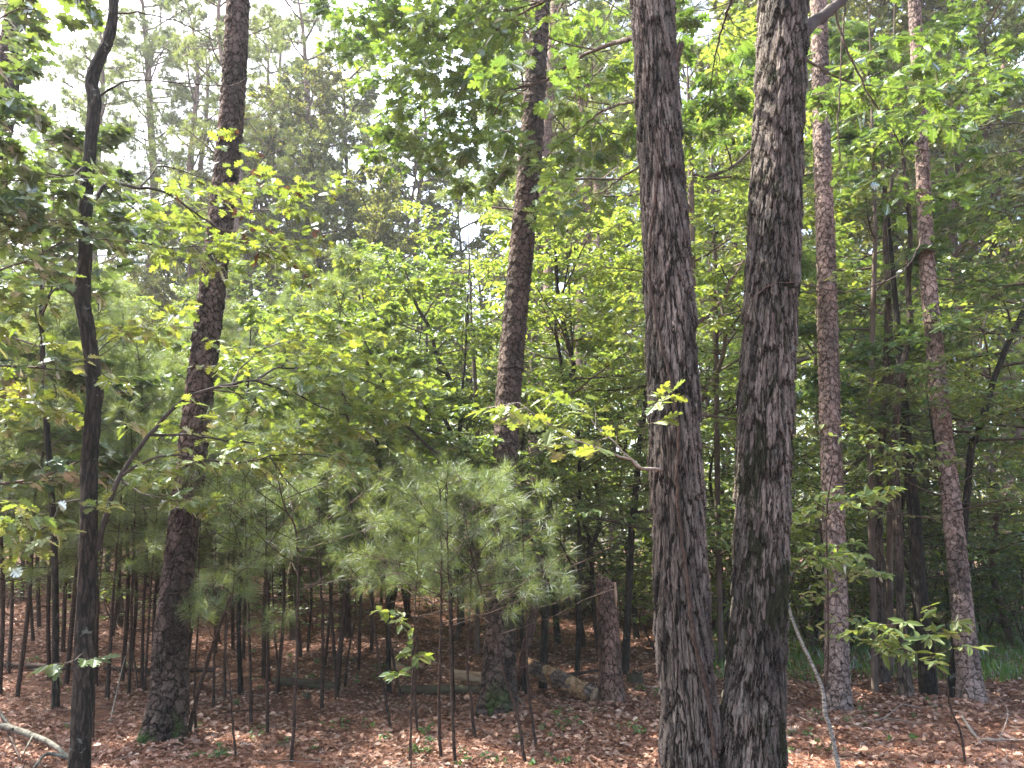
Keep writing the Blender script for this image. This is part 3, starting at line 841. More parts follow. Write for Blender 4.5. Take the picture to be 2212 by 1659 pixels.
branch(slim, SO, [(170, 650, 5.3), (140, 620, 5.2), (120, 625, 5.1), (75, 668, 5.0), (40, 662, 4.9), (0, 682, 4.8)], .010, rng, .5, 9, 1, .2, size=.12)
branch(slim, SO, [(75, 668, 5.0), (90, 740, 5.0), (95, 830, 5.1), (80, 900, 5.1)], .006, rng, .5, 7, 1, .2, size=.12)
branch(slim, SO, [(180, 893, 5.3), (145, 888, 5.2), (77, 893, 5.0), (20, 940, 4.9)], .006, rng, .4, 4, 1, .5, size=.10)
branch(slim, SO, [(175, 1080, 5.3), (130, 1090, 5.2), (110, 1130, 5.1), (60, 1160, 5.0)], .007, rng, .5, 9, 1, .2, size=.098)
branch(slim, SO, [(185, 800, 5.3), (230, 740, 5.5), (290, 710, 5.7), (330, 700, 5.9)], .006, rng, .5, 7, 1, .3, size=.12)
branch(slim, SO, [(200, 938, 5.3), (230, 925, 5.35), (256, 905, 5.4), (290, 900, 5.5)], .004, rng, .3, 4, 0, .4, size=.12)
branch(slim, SO, [(165, 500, 5.3), (148, 470, 5.2), (110, 490, 5.0), (65, 492, 4.9), (0, 470, 4.8)], .009, rng, .55, 12, 1, .15, size=.12, mat='leaf_dark')
branch(slim, SO, [(180, 360, 5.3), (150, 380, 5.2), (90, 370, 5.1), (0, 350, 5.0)], .009, rng, .6, 14, 1, .1, size=.12, mat='leaf_dark')
branch(slim, SO, [(180, 1410, 5.25), (150, 1430, 4.9), (120, 1435, 4.8)], .004, rng, .2, 3, 0, .4, size=.11, mat='leaf_dark')

# branches of the two stemmed tree
OW = dict(OAKP); 
def clear_of_pine(A, rg):
    out = []
    for p, d in A:
        v = p - CAM; dep = float(v @ F3); x = PW / 2 + FPX * v[0] / dep; y = PH / 2 - FPX * float(v @ U3) / dep
        tx = 1168 - .067 * y
        if abs(x - tx) < 42 and rg.uniform() < (.9 if y < 290 else .4): continue
        if y > 300 and x > 1080 and rg.uniform() < .35: continue
        out.append((p, d))
    return out
def tb(pts, r, L, n, start=.2, size=.13, mat='leaf_oak', **k):
    lv = k.pop('lev', 1)
    if lv == 2: k.setdefault('prm', dict(OAKP, n=[0, 3, 4, 5], rmin=.0008)); k['nl'] = 4
    return branch(twin, TO, pts, r, rng, L, n, lv, start, size=size, mat=mat, **k)
TBP = 0
tb([(1400, 70, 4.9), (1340, 90, 5.3), (1287, 107, 5.7), (1237, 133, 6.1), (1180, 173, 6.5), (1120, 190, 6.9), (1090, 200, 7.1), (1070, 240, 7.2), (1020, 320, 7.4), (960, 380, 7.6)], .022, 1.0, 17, .25, nl=5, lev=2)
tb([(1400, 215, 4.9), (1373, 217, 5.1), (1303, 240, 5.5), (1243, 287, 6.0), (1190, 330, 6.4), (1150, 400, 6.7)], .013, .9, 14, .25, lev=2)
tb([(1395, 350, 4.9), (1340, 385, 5.2), (1300, 415, 5.5), (1240, 430, 5.9)], .010, .7, 9, .3, lev=1)
tb([(1400, -60, 4.9), (1300, -40, 5.6), (1180, 0, 6.3), (1040, 40, 7.0), (920, 90, 7.6), (860, 160, 8.0)], .024, 1.2, 22, .25, lev=2)
tb([(1390, -160, 4.9), (1200, -150, 5.8), (1000, -80, 6.8), (850, -20, 7.6), (740, 20, 8.2)], .024, 1.2, 22, .3, lev=2)
tb([(1180, 0, 6.3), (1080, 60, 6.6), (1000, 150, 6.9), (930, 230, 7.2), (890, 290, 7.5)], .012, .9, 14, .2, lev=2)
tb([(1430, 1015, 4.8), (1387, 1013, 4.7), (1360, 993, 4.65), (1303, 973, 4.6), (1253, 956, 4.6), (1203, 923, 4.55), (1153, 893, 4.5), (1120, 870, 4.5), (1060, 880, 4.5)], .010, .26, 14, .35, size=.125, mat='leaf_oak_near', twig='twig_pale', lev=0, nl=4, label='low thin branch with large pale oak leaves')
tb([(1387, 1013, 4.7), (1330, 960, 4.75), (1290, 920, 4.8), (1250, 880, 4.85), (1190, 840, 4.9)], .006, .28, 10, .3, size=.12, mat='leaf_oak_near', twig='twig_pale', lev=0, nl=4)
tb([(1400, 1005, 4.7), (1390, 940, 4.6), (1410, 880, 4.5), (1440, 862, 4.5)], .004, .15, 4, .55, size=.12, mat='leaf_oak_near', lev=0)
tb([(1735, 70, 4.9), (1760, 48, 5.0), (1795, 20, 5.1), (1830, -10, 5.2), (1880, -80, 5.4), (1950, -160, 5.8)], .055, .8, 6, .7, mat='leaf_oak', lev=2, r1=.4, twig='dark_far', label='thick dark limb forking off to the right')
tb([(1800, 15, 5.1), (1830, 110, 5.15), (1880, 210, 5.2), (1935, 290, 5.3), (1968, 380, 5.35), (1982, 470, 5.4)], .010, .6, 8, .2, size=.13, lev=1)
tb([(1700, 100, 5.0), (1760, 140, 5.6), (1840, 180, 6.4), (1930, 190, 7.2), (2040, 240, 8.0)], .014, 1.0, 16, .2, size=.13, lev=2)
tb([(1600, -60, 4.9), (1560, 60, 5.8), (1540, 150, 6.4), (1530, 260, 7.0)], .014, .9, 12, .2, size=.13, lev=2)

def stub():
    b = at(1450, 150, 4.86); e = at(1472, 92, 4.80)
    bag = Bag(); P, R = smooth_path([b, (b + e) / 2, e], [.055, .035, .02], .01)
    bag.tube(P, R * (1 + .12 * np.sin(np.arange(len(R)) * 1.7)), 12, 0)
    for q in range(7):
        a = rng.uniform(0, 6.28); o_ = np.array([math.cos(a), math.sin(a) * .6, 0]) * .013
        bag.tube(np.array([e + o_ - [0, 0, .03], e + o_ + [0, 0, rng.uniform(.01, .04)]]), [.008, .001], 4, 0)
    bag.build('broken_stub', [M['flake']], twin, TO)
stub()
# hanging vines and the creeper on the stem
def vine(label, pts, r, mat='twig', k=6):
    W = [at(*p) for p in pts]
    P, R = smooth_path(W, np.linspace(r, r * .6, len(W)), .03)
    P[1:-1] += rng.normal(0, .003, P[1:-1].shape)
    bag = Bag(); bag.tube(P, R, k, 0)
    o = bag.build('vine', [M[mat]], None, P[0]); o.location = P[0].tolist()
    tag(o, label, 'vine')
vine('dark vine dangling straight down from the thick right limb', [(1830, -10, 5.15), (1824, 30, 5.15), (1817, 110, 5.15), (1816, 180, 5.15), (1810, 260, 5.15), (1815, 350, 5.15)], .008)
vine('long thin vine looping across the mossy stem and the pink pine', [(1985, 480, 5.4), (1985, 530, 5.2), (1950, 585, 5.0), (1900, 612, 4.85), (1830, 630, 4.75), (1770, 622, 4.68), (1720, 611, 4.68), (1680, 612, 4.69), (1650, 625, 4.70), (1618, 660, 4.74), (1606, 720, 4.85)], .0055)
vine('dark creeper climbing the front of the left stem', [(1545, 1640, 4.68), (1530, 1500, 4.70), (1500, 1380, 4.70), (1478, 1200, 4.72), (1462, 1060, 4.72), (1466, 950, 4.72), (1455, 850, 4.72), (1430, 750, 4.73), (1408, 640, 4.78), (1402, 540, 4.78), (1415, 430, 4.76), (1420, 320, 4.75), (1398, 180, 4.78), (1385, 60, 4.79), (1380, -60, 4.8)], .013, 'stem')

# ------------------------------------------------------------------ snag, logs, fallen branches
def build_snag():
    Y = float(ground_at(1324, 1524)[1])
    P, R = px_trunk([(1324, 1528, 56), (1320, 1480, 50), (1317, 1420, 47), (1312, 1330, 45), (1309, 1262, 42), (1308, 1240, 40)], Y)
    P, R = stand(P, R)
    t = thing('pine_snag', 'broken-off standing dead pine stump with splintered top', 'dead tree', P[0])
    Pp, Rr = smooth_path(P, R, .01)
    k = 110; n = len(Pp)
    T, A, B = frames(Pp)
    th = np.linspace(0, 2 * np.pi, k, endpoint=False)
    s = np.concatenate([[0], np.cumsum(np.linalg.norm(np.diff(Pp, axis=0), axis=1))])
    TH, S_ = np.meshgrid(th, s)
    rr = Rr[:, None] * (1 + .02 * np.sin(3 * TH + S_ * 3) + .3 * np.exp(-S_ / .15) * (1 + .4 * np.cos(5 * TH)))
    V = Pp[:, None, :] + rr[:, :, None] * (np.cos(TH)[:, :, None] * A[:, None] + np.sin(TH)[:, :, None] * B[:, None])
    top = s[-1]
    # the break: low on the right hand side, jagged all round
    r2 = np.random.default_rng(4)
    jag = np.interp(th, np.linspace(0, 2 * np.pi, 37), np.concatenate([r2.uniform(-.035, .02, 36), [0]])) 
    lim = top - .03 - .12 * np.clip(np.cos(th - .1), 0, 1) ** 2 * 1.6 + jag
    att = np.stack([np.cos(TH) * .13, np.sin(TH) * .13, S_], axis=2)
    for c in range(k):
        over = s > lim[c]
        i0 = max(np.argmax(over) - 1, 1) if over.any() else n - 1
        V[over, c] = V[i0, c]
    V = V.reshape(-1, 3)
    i = np.arange(n - 1)[:, None] * k; j = np.arange(k)[None, :]; j2 = (j + 1) % k
    F = np.stack([i + j, i + j2, i + k + j2, i + k + j], axis=2).reshape(-1, 4)
    mk('trunk', V, [F], M['snag'], t, P[0], {'bk': att.reshape(-1, 3) + [7, 3, 0]}, smooth=True)
    # bare wood core with splinters
    bag = Bag()
    core = Pp[-14:].copy()
    rim = V.reshape(n, k, 3)[-1]
    c0 = Pp[max(0, n - 22)]
    ring = c0 + (rim - c0) * np.array([.9, .9, 1.0])
    VV = [c0] + list(ring); Fq = [[0, 1 + q, 1 + (q + 1) % k] for q in range(k)]
    bag.add(np.array(VV), np.array(Fq), 0)
    for q in range(34):
        a = r2.uniform(0, 2 * np.pi); ci = int(a / (2 * np.pi) * k) % k
        b = c0 + (rim[ci] - c0) * r2.uniform(.5, .93); b[2] -= .04
        h = r2.uniform(.04, .12) * (1.2 if math.cos(a) < 0 else .6)
        bag.tube(np.array([b, b + [r2.normal(0, .006), 0, h * .6], b + [r2.normal(0, .01), 0, h]]), [.012, .007, .001], 4, 0)
    bag.build('broken_wood', [M['peeled']], t, P[0], smooth_slots=())
    # peeled strip down the right shoulder
    S2 = smooth_path([at(1327, 1258, Y - .06), at(1330, 1290, Y - .075), at(1331, 1325, Y - .07)], [.022, .02, .004], .02)
    bag = Bag(); bag.tube(S2[0], S2[1], 7, 0)
    bag.build('bare_strip', [M['peeled']], t, P[0])
build_snag()

def log(label, pts, rads, mat, name='fallen_log', ring=60, step=.015, parts=(), group=None, cat='log', lump=.03):
    P, R = smooth_path(pts, rads, step)
    t = thing(name, label, cat, P[0], group)
    T, A, B = frames(P)
    k = ring; n = len(P)
    th = np.linspace(0, 2 * np.pi, k, endpoint=False)
    s = np.concatenate([[0], np.cumsum(np.linalg.norm(np.diff(P, axis=0), axis=1))])
    TH, S_ = np.meshgrid(th, s)
    rr = R[:, None] * (1 + lump * np.sin(3 * TH + S_ * 4) + lump * .6 * np.sin(5 * TH - S_ * 6))
    V = (P[:, None] + rr[:, :, None] * (np.cos(TH)[:, :, None] * A[:, None] + np.sin(TH)[:, :, None] * B[:, None])).reshape(-1, 3)
    att = np.stack([np.cos(TH) * R.mean(), np.sin(TH) * R.mean(), S_], axis=2).reshape(-1, 3)
    i = np.arange(n - 1)[:, None] * k; j = np.arange(k)[None, :]; j2 = (j + 1) % k
    F = np.stack([i + j, i + j2, i + k + j2, i + k + j], axis=2).reshape(-1, 4)
    o = mk('log_body', V, [F], M[mat], t, P[0], {'bk': att + [P[0][0] * 5, 2, 0]}, smooth=True)
    for e, q in ((0, -1), (n - 1, 1)):
        bag = Bag()
        ringv = V.reshape(n, k, 3)[e]
        c = P[e] + T[e] * q * R[e] * .12
        VV = np.vstack([[c], ringv]); Fq = np.array([[0, 1 + z, 1 + (z + 1) % k] for z in range(k)])
        bag.add(VV, Fq, 0)
        bag.build('broken_end', [M['peeled']], t, P[0], smooth_slots=())
    return t, P, R

def pine_log_mat():
    """bark above, bare orange wood where it has peeled"""
    m = bark_mat('half peeled pine bark', 18, .6, (.03, .022, .018), (.15, .11, .09), (.30, .23, .19), .016)
    N = m.node_tree.nodes; L = m.node_tree.links
    bs = [n for n in N if n.type == 'BSDF_PRINCIPLED'][0]
    src = bs.inputs['Base Color'].links[0].from_socket
    a = N.new("ShaderNodeAttribute"); a.attribute_name = "bk"
    n = N.new("ShaderNodeTexNoise"); n.inputs['Scale'].default_value = 5; n.inputs['Detail'].default_value = 3
    L.new(a.outputs['Vector'], n.inputs['Vector'])
    mr = N.new("ShaderNodeMapRange"); mr.inputs['From Min'].default_value = .52; mr.inputs['From Max'].default_value = .54
    L.new(n.outputs['Fac'], mr.inputs['Value'])
    n2 = N.new("ShaderNodeTexNoise"); n2.inputs['Scale'].default_value = 14; n2.inputs['Detail'].default_value = 5; L.new(a.outputs['Vector'], n2.inputs['Vector'])
    r = ramp(N, [(.35, (.27, .13, .06)), (.65, (.48, .34, .20))]); L.new(n2.outputs['Fac'], r.inputs[0])
    mx = N.new("ShaderNodeMix"); mx.data_type = 'RGBA'
    L.new(mr.outputs[0], mx.inputs['Factor']); L.new(src, mx.inputs['A']); L.new(r.outputs[0], mx.inputs['B'])
    L.new(mx.outputs['Result'], bs.inputs['Base Color'])
    return m
M['logbark'] = pine_log_mat()

g1 = ground_at(1290, 1520); 
log('barked pine log with orange bare wood, leaning down to the broken stump', [at(1135, 1436, 9.6), at(1180, 1455, 9.4), at(1240, 1482, 9.05), at(1286, 1503, 8.85)], [.09, .095, .09, .085], 'logbark', name='fallen_pine_log')
log('pale bare log end lying left of the centre pine', [ground_at(975, 1470) + [0, 0, .07], ground_at(1040, 1478) + [0, 0, .07]], [.07, .075], 'peeled', ring=30, step=.03)
log('low dark mossy log lying behind the thin saplings', [ground_at(862, 1500) + [0, 0, .05], ground_at(940, 1502) + [0, 0, .06], ground_at(1036, 1500) + [0, 0, .05]], [.05, .06, .055], 'mossy', ring=30, step=.03)
log('short pale orange log lying in the brush', [ground_at(848, 1448) + [0, 0, .08], ground_at(888, 1468) + [0, 0, .06]], [.06, .05], 'peeled', ring=30, step=.03)
log('thin dark log across the leaf litter at the far left', [ground_at(0, 1446) + [0, 0, .05], ground_at(80, 1448) + [0, 0, .05], ground_at(160, 1452) + [0, 0, .05]], [.035, .035, .03], 'stem', ring=20, step=.04)
log('long thin dark log running behind the mossy-footed pine', [ground_at(225, 1452) + [0, 0, .05], ground_at(320, 1458) + [0, 0, .05], ground_at(460, 1455) + [0, 0, .05]], [.03, .035, .03], 'stem', ring=20, step=.04)
log('mossy green log in the litter right of the leaning sapling', [ground_at(590, 1480) + [0, 0, .05], ground_at(660, 1488) + [0, 0, .06], ground_at(738, 1494) + [0, 0, .05]], [.05, .055, .05], 'mossy', ring=24, step=.04)
log('dark pole lying against the snag', [ground_at(1215, 1478) + [0, 0, .1], ground_at(1292, 1470) + [0, 0, .12]], [.025, .02], 'stem', ring=16, step=.04)

def build_leaner():
    P = [ground_at(1108, 1497), at(1130, 1420, 8.9), at(1150, 1340, 8.9), at(1160, 1270, 8.95), at(1168, 1200, 9.0)]
    P[0] = P[0] - [0, 0, .05]
    R = [.05, .048, .045, .04, .035]
    t = thing('dead_tree', 'reddish leaning dead trunk standing just right of the centre pine', 'dead tree', P[0])
    trunk_mesh(P, R, 50, .02, 'trunk', M['snag'], t, P[0], .1, .02, 5)
build_leaner()

def stump(label, px, py, r, h):
    p = ground_at(px, py); rg = np.random.default_rng(int(px))
    t = thing('tree_stump', label, 'stump', p)
    k = 40; th = np.linspace(0, 2 * np.pi, k, endpoint=False)
    hs = h * (.6 + .4 * np.abs(np.sin(th * 2.5 + 1))) * rg.uniform(.7, 1.1, k)
    lv = np.linspace(0, 1, 7)
    V = []
    for f in lv:
        rad = r * (1.5 - .6 * f ** .5)
        V.append(np.stack([p[0] + rad * np.cos(th), p[1] + rad * np.sin(th), p[2] - .05 + (hs + .05) * f], axis=1))
    V.append(np.stack([p[0] + r * .6 * np.cos(th), p[1] + r * .6 * np.sin(th), p[2] + hs * .55], axis=1))
    V = np.vstack(V + [[p + [0, 0, h * .4]]])
    n = 8; i = np.arange(n - 1)[:, None] * k; j = np.arange(k)[None, :]; j2 = (j + 1) % k
    F = np.stack([i + j, i + j2, i + k + j2, i + k + j], axis=2).reshape(-1, 4)
    F3_ = np.array([[(n - 1) * k + q, (n - 1) * k + (q + 1) % k, n * k] for q in range(k)])
    mk('wood', V, [F, F3_], M['mossy'], t, p, {'bk': V})
stump('ragged mossy little stump right of the snag', 1372, 1478, .10, .16)
stump('small dark ragged stump among the saplings left of centre', 662, 1510, .05, .09)

def limb(label, segs, mat='twig_pale', name='fallen_branch'):
    """segs: lists of ground pixels with height above the ground; the first is the main stem"""
    first = None; bag = Bag()
    for s, (pts, r) in enumerate(segs):
        W = [ground_at(a, min(b, 1900)) + [0, 0, h] for a, b, h in pts]
        P, R = smooth_path(W, np.linspace(r, r * .45, len(W)), .05)
        if first is None: first = P[0]
        bag.tube(P, R, 8, 0)
    o = bag.build(name, [M[mat]], None, first); o.location = first.tolist()
    tag(o, label, 'fallen branch')
M['lich_branch'] = plain_mat('lichened branch', (.045, .04, .03), (.16, .155, .125), 18)
limb('thick lichened fallen branch ending at the slim dark tree', [([(-60, 1600, .10), (0, 1606, .14), (67, 1622, .12), (110, 1636, .1), (160, 1662, .05)], .035), ([(-20, 1570, .2), (22, 1612, .14)], .02), ([(67, 1622, .12), (45, 1650, .06)], .01)], 'lich_branch')
limb('curved bare fallen branch beside the foot of the slim dark tree', [([(152, 1656, .06), (100, 1652, .08), (75, 1672, .06), (50, 1700, .03), (0, 1690, .03)], .016)], 'lich_branch')
limb('thin dark stick sloping down through the lower left corner', [([(0, 1580, .12), (30, 1630, .06), (60, 1690, .02)], .012)], 'stem')
limb('pale broken branch lying in the sunny litter at the right edge', [([(2080, 1560, .05), (2110, 1600, .03), (2150, 1608, .04), (2230, 1612, .05)], .014), ([(2110, 1600, .03), (2095, 1580, .06)], .012), ([(2160, 1608, .04), (2180, 1560, .1), (2150, 1530, .15)], .005)])
limb('thin pale forked twig lying before the black trunk', [([(1860, 1566, .02), (1910, 1562, .05), (1950, 1538, .07), (1990, 1536, .03)], .006), ([(1910, 1562, .05), (1990, 1566, .02)], .005)])
limb('pale crooked twig at the bottom of the leaf litter, centre', [([(820, 1680, .02), (860, 1662, .03), (930, 1658, .03), (1030, 1662, .02), (1110, 1660, .02)], .006), ([(842, 1672, .03), (892, 1632, .02)], .007)])
limb('short grey stick lying right of the centre pine', [([(1108, 1508, .04), (1125, 1520, .03), (1145, 1545, .02)], .014)])
limb('thin long stick lying across the litter in front of the saplings', [([(470, 1550, .04), (560, 1545, .05), (660, 1562, .04), (750, 1572, .03)], .007)], 'stem')
limb('pale leaning dead stick left of the mossy-footed pine', [([(238, 1560, .0), (262, 1480, .25), (285, 1430, .5), (302, 1400, .7)], .009)])
limb('thin grey dead stem slanting down to the mossy-footed pine', [([(300, 1495, .0), (270, 1470, .55), (240, 1450, .95), (214, 1440, 1.25)], .012)], 'stem')

# ------------------------------------------------------------------ saplings with stems laid out from the photograph
YPN = dict(wig=.12, up=[.08, .05, .05, .04], k=[3, 3, 4, 4], n=[0, 4, 5, 5], start=[0, .35, .3, .3], ratio=[0, .5, .5, .5], rough=.35, ang=(.5, 1.0), flat=.5, leaf=0, nl=2, l0=.55, seg=4, rmin=.0008)

def hides_snag(p):
    v = p - CAM; dep = float(v @ F3); x = PW / 2 + FPX * v[0] / dep; y = PH / 2 - FPX * float(v @ U3) / dep
    return x > 1235 and y > 1130 or (y > 1400 and 1000 < x)

def young_pine(label, pts, Y, w, rng, z0=1.0, nb=9, spread=.75, top=None, group='young pine saplings', per=34, lean=0.0, dead=4):
    P = [at(p[0], p[1], Y + (p[2] if len(p) > 2 else 0)) for p in pts]
    R = [wpx(w, P[0]) / 2 * (1 - .55 * i / (len(P) - 1)) for i in range(len(P))]
    if top:
        d = norm(P[-1] - P[-2] + np.array([0, 0, .2])); h = top - P[-1][2]
        if h > .2:
            P.append(P[-1] + d * h); R.append(.003)
    P, R = stand(P, R, .03)
    t = thing('young_pine', label, 'young pine', P[0], group)
    P2, R2 = smooth_path(P, R, .05)
    P2[1:-1, :2] += rng.normal(0, .0025, P2[1:-1, :2].shape)
    bag = Bag(); bag.tube(P2, R2, 8, 0)
    # dead snapped twigs low on the stem
    for q in range(dead):
        i = int(len(P2) * rng.uniform(.2, .6)); a = rng.uniform(0, 6.28)
        d = norm(np.array([math.cos(a), math.sin(a), .3])); L = rng.uniform(.1, .4)
        bag.tube(np.array([P2[i], P2[i] + d * L * .5 + [0, 0, .01], P2[i] + d * L]), [.003, .002, .001], 3, 0)
    bag.build('stem', [M['stem']], t, P[0])
    bag = Bag(); A = []
    zi = [i for i in range(len(P2)) if P2[i][2] - P2[0][2] > z0]
    if zi and nb:
        for b in range(nb):
            f = (b + .5) / nb
            i = zi[min(int(len(zi) * f), len(zi) - 1)]
            a = b * 2.4 + rng.uniform(-.5, .5)
            d = norm(np.array([math.cos(a), math.sin(a), .15 + .5 * f]))
            grow(rng, P2[i], d, spread * (1.1 - .65 * f) * rng.uniform(.75, 1.2), .006, 1, YPN, bag, A)
            # needles on the way out too
        A.append((P2[-1], norm(P2[-1] - P2[-2])))
        A = [a for a in A if not hides_snag(a[0])]
        needles(bag, A, rng, .15, .0018, 40, 1, .95)
        bag.build('crown', [M['stem'], M['needle']], t, P[0])
    return t

rp = np.random.default_rng(77)
YP = [
 ('thin-stemmed young pine whose crooked stem stands before the mossy pine, right', [(509, 1640), (502, 1550), (497, 1470), (487, 1400), (500, 1300)], 5, dict(z0=.9, nb=4, spread=.45, top=1.5)),
 ('tall thin young pine with a straight stem, fourth from the mossy-footed pine', [(628, 1656), (638, 1500), (643, 1306), (640, 1150), (613, 1090)], 8, dict(z0=1.3, nb=14, spread=1.0, top=2.6)),
 ('dark straight young pine just left of the tall thin one', [(577, 1590), (578, 1450), (578, 1306), (575, 1200)], 8, dict(z0=1.2, nb=14, spread=1.0, top=2.5)),
 ('young pine with a stem bowed slightly left, right of the leaning mossy stem', [(543, 1570), (541, 1480), (538, 1350), (532, 1200)], 9, dict(z0=1.2, nb=14, spread=1.0, top=2.6)),
 ('leaning mossy young pine slanting right from beside the mossy-footed pine', [(403, 1604), (430, 1490), (467, 1373), (490, 1310), (505, 1270)], 11, dict(z0=.8, nb=7, spread=.45, top=1.45, lean=1)),
 ('young pine with a stout dark stem between the mossy log and the long stick', [(695, 1534), (696, 1450), (697, 1330), (692, 1220)], 10, dict(z0=1.3, nb=14, spread=1.05, top=2.8)),
 ('young pine with a stem tilting left beside the seedling with round leaves', [(844, 1572), (823, 1456), (804, 1323), (795, 1240)], 7, dict(z0=1.1, nb=14, spread=1.0, top=2.4)),
 ('left one of two close straight young pines before the mossy log', [(952, 1640), (949, 1540), (950, 1440), (954, 1239), (952, 1150)], 8, dict(z0=1.0, nb=12, spread=.95, top=2.2)),
 ('right one of two close straight young pines before the mossy log', [(984, 1662), (978, 1560), (975, 1440), (970, 1272), (967, 1180)], 8, dict(z0=1.0, nb=12, spread=.95, top=2.2)),
 ('young pine standing just before the foot of the centre pine, left', [(1025, 1596), (1016, 1500), (1010, 1440), (1017, 1273)], 8, dict(z0=.95, nb=12, spread=.95, top=2.2)),
 ('young pine leaning far left across the centre pine with a fluffy top', [(1137, 1668), (1117, 1540), (1090, 1456), (1070, 1373), (1047, 1300), (1020, 1200)], 8, dict(z0=1.0, nb=15, spread=.95, top=2.15)),
 ('young pine with its crown spread in front of the centre pine, right', [(1159, 1618), (1148, 1540), (1140, 1473), (1137, 1340), (1130, 1170)], 7, dict(z0=1.1, nb=10, spread=.5, top=2.3)),
 ('very thin young pine close left of the two straight ones', [(884, 1660), (890, 1506), (893, 1400), (898, 1300)], 5, dict(z0=1.1, nb=6, spread=.6, top=1.9)),
 ('young pine with a double-looking stem behind the very thin one', [(903, 1590), (897, 1500), (900, 1400), (905, 1300)], 6, dict(z0=1.1, nb=7, spread=.7, top=2.2)),
 ('slender young pine close to the slim dark tree, right', [(201, 1600), (203, 1500), (205, 1400), (212, 1300)], 6, dict(z0=1.4, nb=6, spread=.6, top=2.6)),
 ('young pine with a thick brown stem between the slim tree and the pine', [(230, 1515), (236, 1440), (242, 1330), (250, 1220)], 11, dict(z0=1.5, nb=9, spread=.8, top=3.4)),
 ('straight young pine halfway between the slim dark tree and the pine', [(278, 1502), (282, 1400), (286, 1250), (290, 1130)], 8, dict(z0=1.6, nb=9, spread=.8, top=3.4)),
 ('young pine close left of the mossy-footed pine', [(312, 1500), (318, 1400), (325, 1280), (335, 1150)], 7, dict(z0=1.6, nb=12, spread=.95, top=3.3)),
 ('young pine close right of the mossy-footed pine', [(408, 1548), (404, 1450), (415, 1300), (418, 1200)], 7, dict(z0=1.5, nb=12, spread=.95, top=3.1)),
 ('young pine just behind the leaning mossy stem', [(423, 1585), (420, 1480), (428, 1330), (430, 1210)], 6, dict(z0=1.4, nb=12, spread=.95, top=2.8)),
 ('young pine right behind the leaning mossy stem, its stem near black', [(461, 1530), (463, 1420), (465, 1300), (466, 1180)], 7, dict(z0=1.4, nb=12, spread=.95, top=2.9)),
 ('mid-height young pine left of the stem bowed slightly left', [(485, 1512), (486, 1420), (490, 1300), (495, 1180)], 8, dict(z0=1.4, nb=12, spread=.95, top=3.0)),
 ('young pine with a stem leaning slightly left at the small ragged stump', [(604, 1502), (598, 1420), (590, 1300), (588, 1180)], 6, dict(z0=1.5, nb=12, spread=.95, top=3.0)),
 ('young pine leaning right beyond the ragged stump', [(745, 1490), (752, 1420), (765, 1340), (772, 1240)], 6, dict(z0=1.4, nb=12, spread=.95, top=2.9)),
 ('young pine left of the tilted one, its stem bent back at the foot', [(866, 1510), (850, 1430), (840, 1360), (832, 1260)], 7, dict(z0=1.2, nb=9, spread=.9, top=2.6)),
]
for lab, pts, w_, kw in YP:
    Yb = float(ground_at(pts[0][0], min(pts[0][1], 1655))[1])
    young_pine(lab, pts, Yb, w_, rp, **kw)

# the fork-stemmed pale sapling and the sapling with broad leaves on the right, the seedling in the middle
def sapling(label, stems, leafy, rng, mat, twig='stem', name='sapling', cat='sapling'):
    first = None; root = None
    for pts, r in stems:
        W = [at(*p) for p in pts]
        P, R = smooth_path(W, np.linspace(r, r * .5, len(W)), .04)
        if first is None:
            W, _ = stand(W, None, .03); P, R = smooth_path(W, np.linspace(r, r * .5, len(W)), .04)
            first = P[0]; root = thing(name, label, cat, first)
        bag = Bag(); bag.tube(P, R, 9, 0); bag.build('stem', [M[mat if pts is stems[0][0] else 'stem']], root, first)
    for a in leafy:
        pts, r, kw = a
        branch(root, first, pts, r, rng, twig=twig, **kw)
    return root
M['birch'] = plain_mat('blotched pale bark', (.06, .055, .045), (.42, .40, .35), 35, stretch=(1, 1, 2.5))
YS = 5.9
sapling('slanting sapling with blotched white bark before the pink pine',
    [([(1812, 1662, YS), (1795, 1580, YS), (1782, 1540, YS), (1777, 1490, YS), (1752, 1430, YS), (1728, 1380, YS), (1708, 1326, YS), (1697, 1278, YS)], .018),
     ([(1780, 1495, YS), (1787, 1455, YS), (1789, 1400, YS), (1788, 1250, YS + .05), (1786, 1106, YS + .1), (1800, 1010, YS + .1)], .010)],
    [([(1697, 1278, YS), (1720, 1230, YS), (1760, 1190, YS + .1), (1830, 1180, YS + .2)], .006, dict(L=.35, n=9, lev=1, start=.1, shape='oval', size=.075, mat='leaf_under')),
     ([(1787, 1300, YS), (1830, 1250, YS + .1), (1860, 1240, YS + .2)], .004, dict(L=.3, n=7, lev=1, start=.1, shape='oval', size=.075, mat='leaf_under')),
     ([(1786, 1150, YS), (1750, 1130, YS + .1), (1712, 1150, YS + .2)], .004, dict(L=.3, n=7, lev=1, start=.1, shape='oval', size=.075, mat='leaf_under')),
     ([(1786, 1120, YS), (1830, 1080, YS + .1), (1900, 1070, YS + .2)], .004, dict(L=.3, n=8, lev=1, start=.1, shape='oval', size=.075, mat='leaf_under')),
     ([(1788, 1380, YS), (1820, 1340, YS + .1), (1850, 1350, YS + .1)], .003, dict(L=.25, n=6, lev=0, start=.1, shape='oval', size=.075, mat='leaf_under')),
     ([(1740, 1400, YS), (1720, 1330, YS + .2), (1745, 1280, YS + .3)], .003, dict(L=.25, n=6, lev=0, start=.2, shape='oval', size=.075, mat='leaf_under'))],
    rng, 'birch')
YQ = 6.4
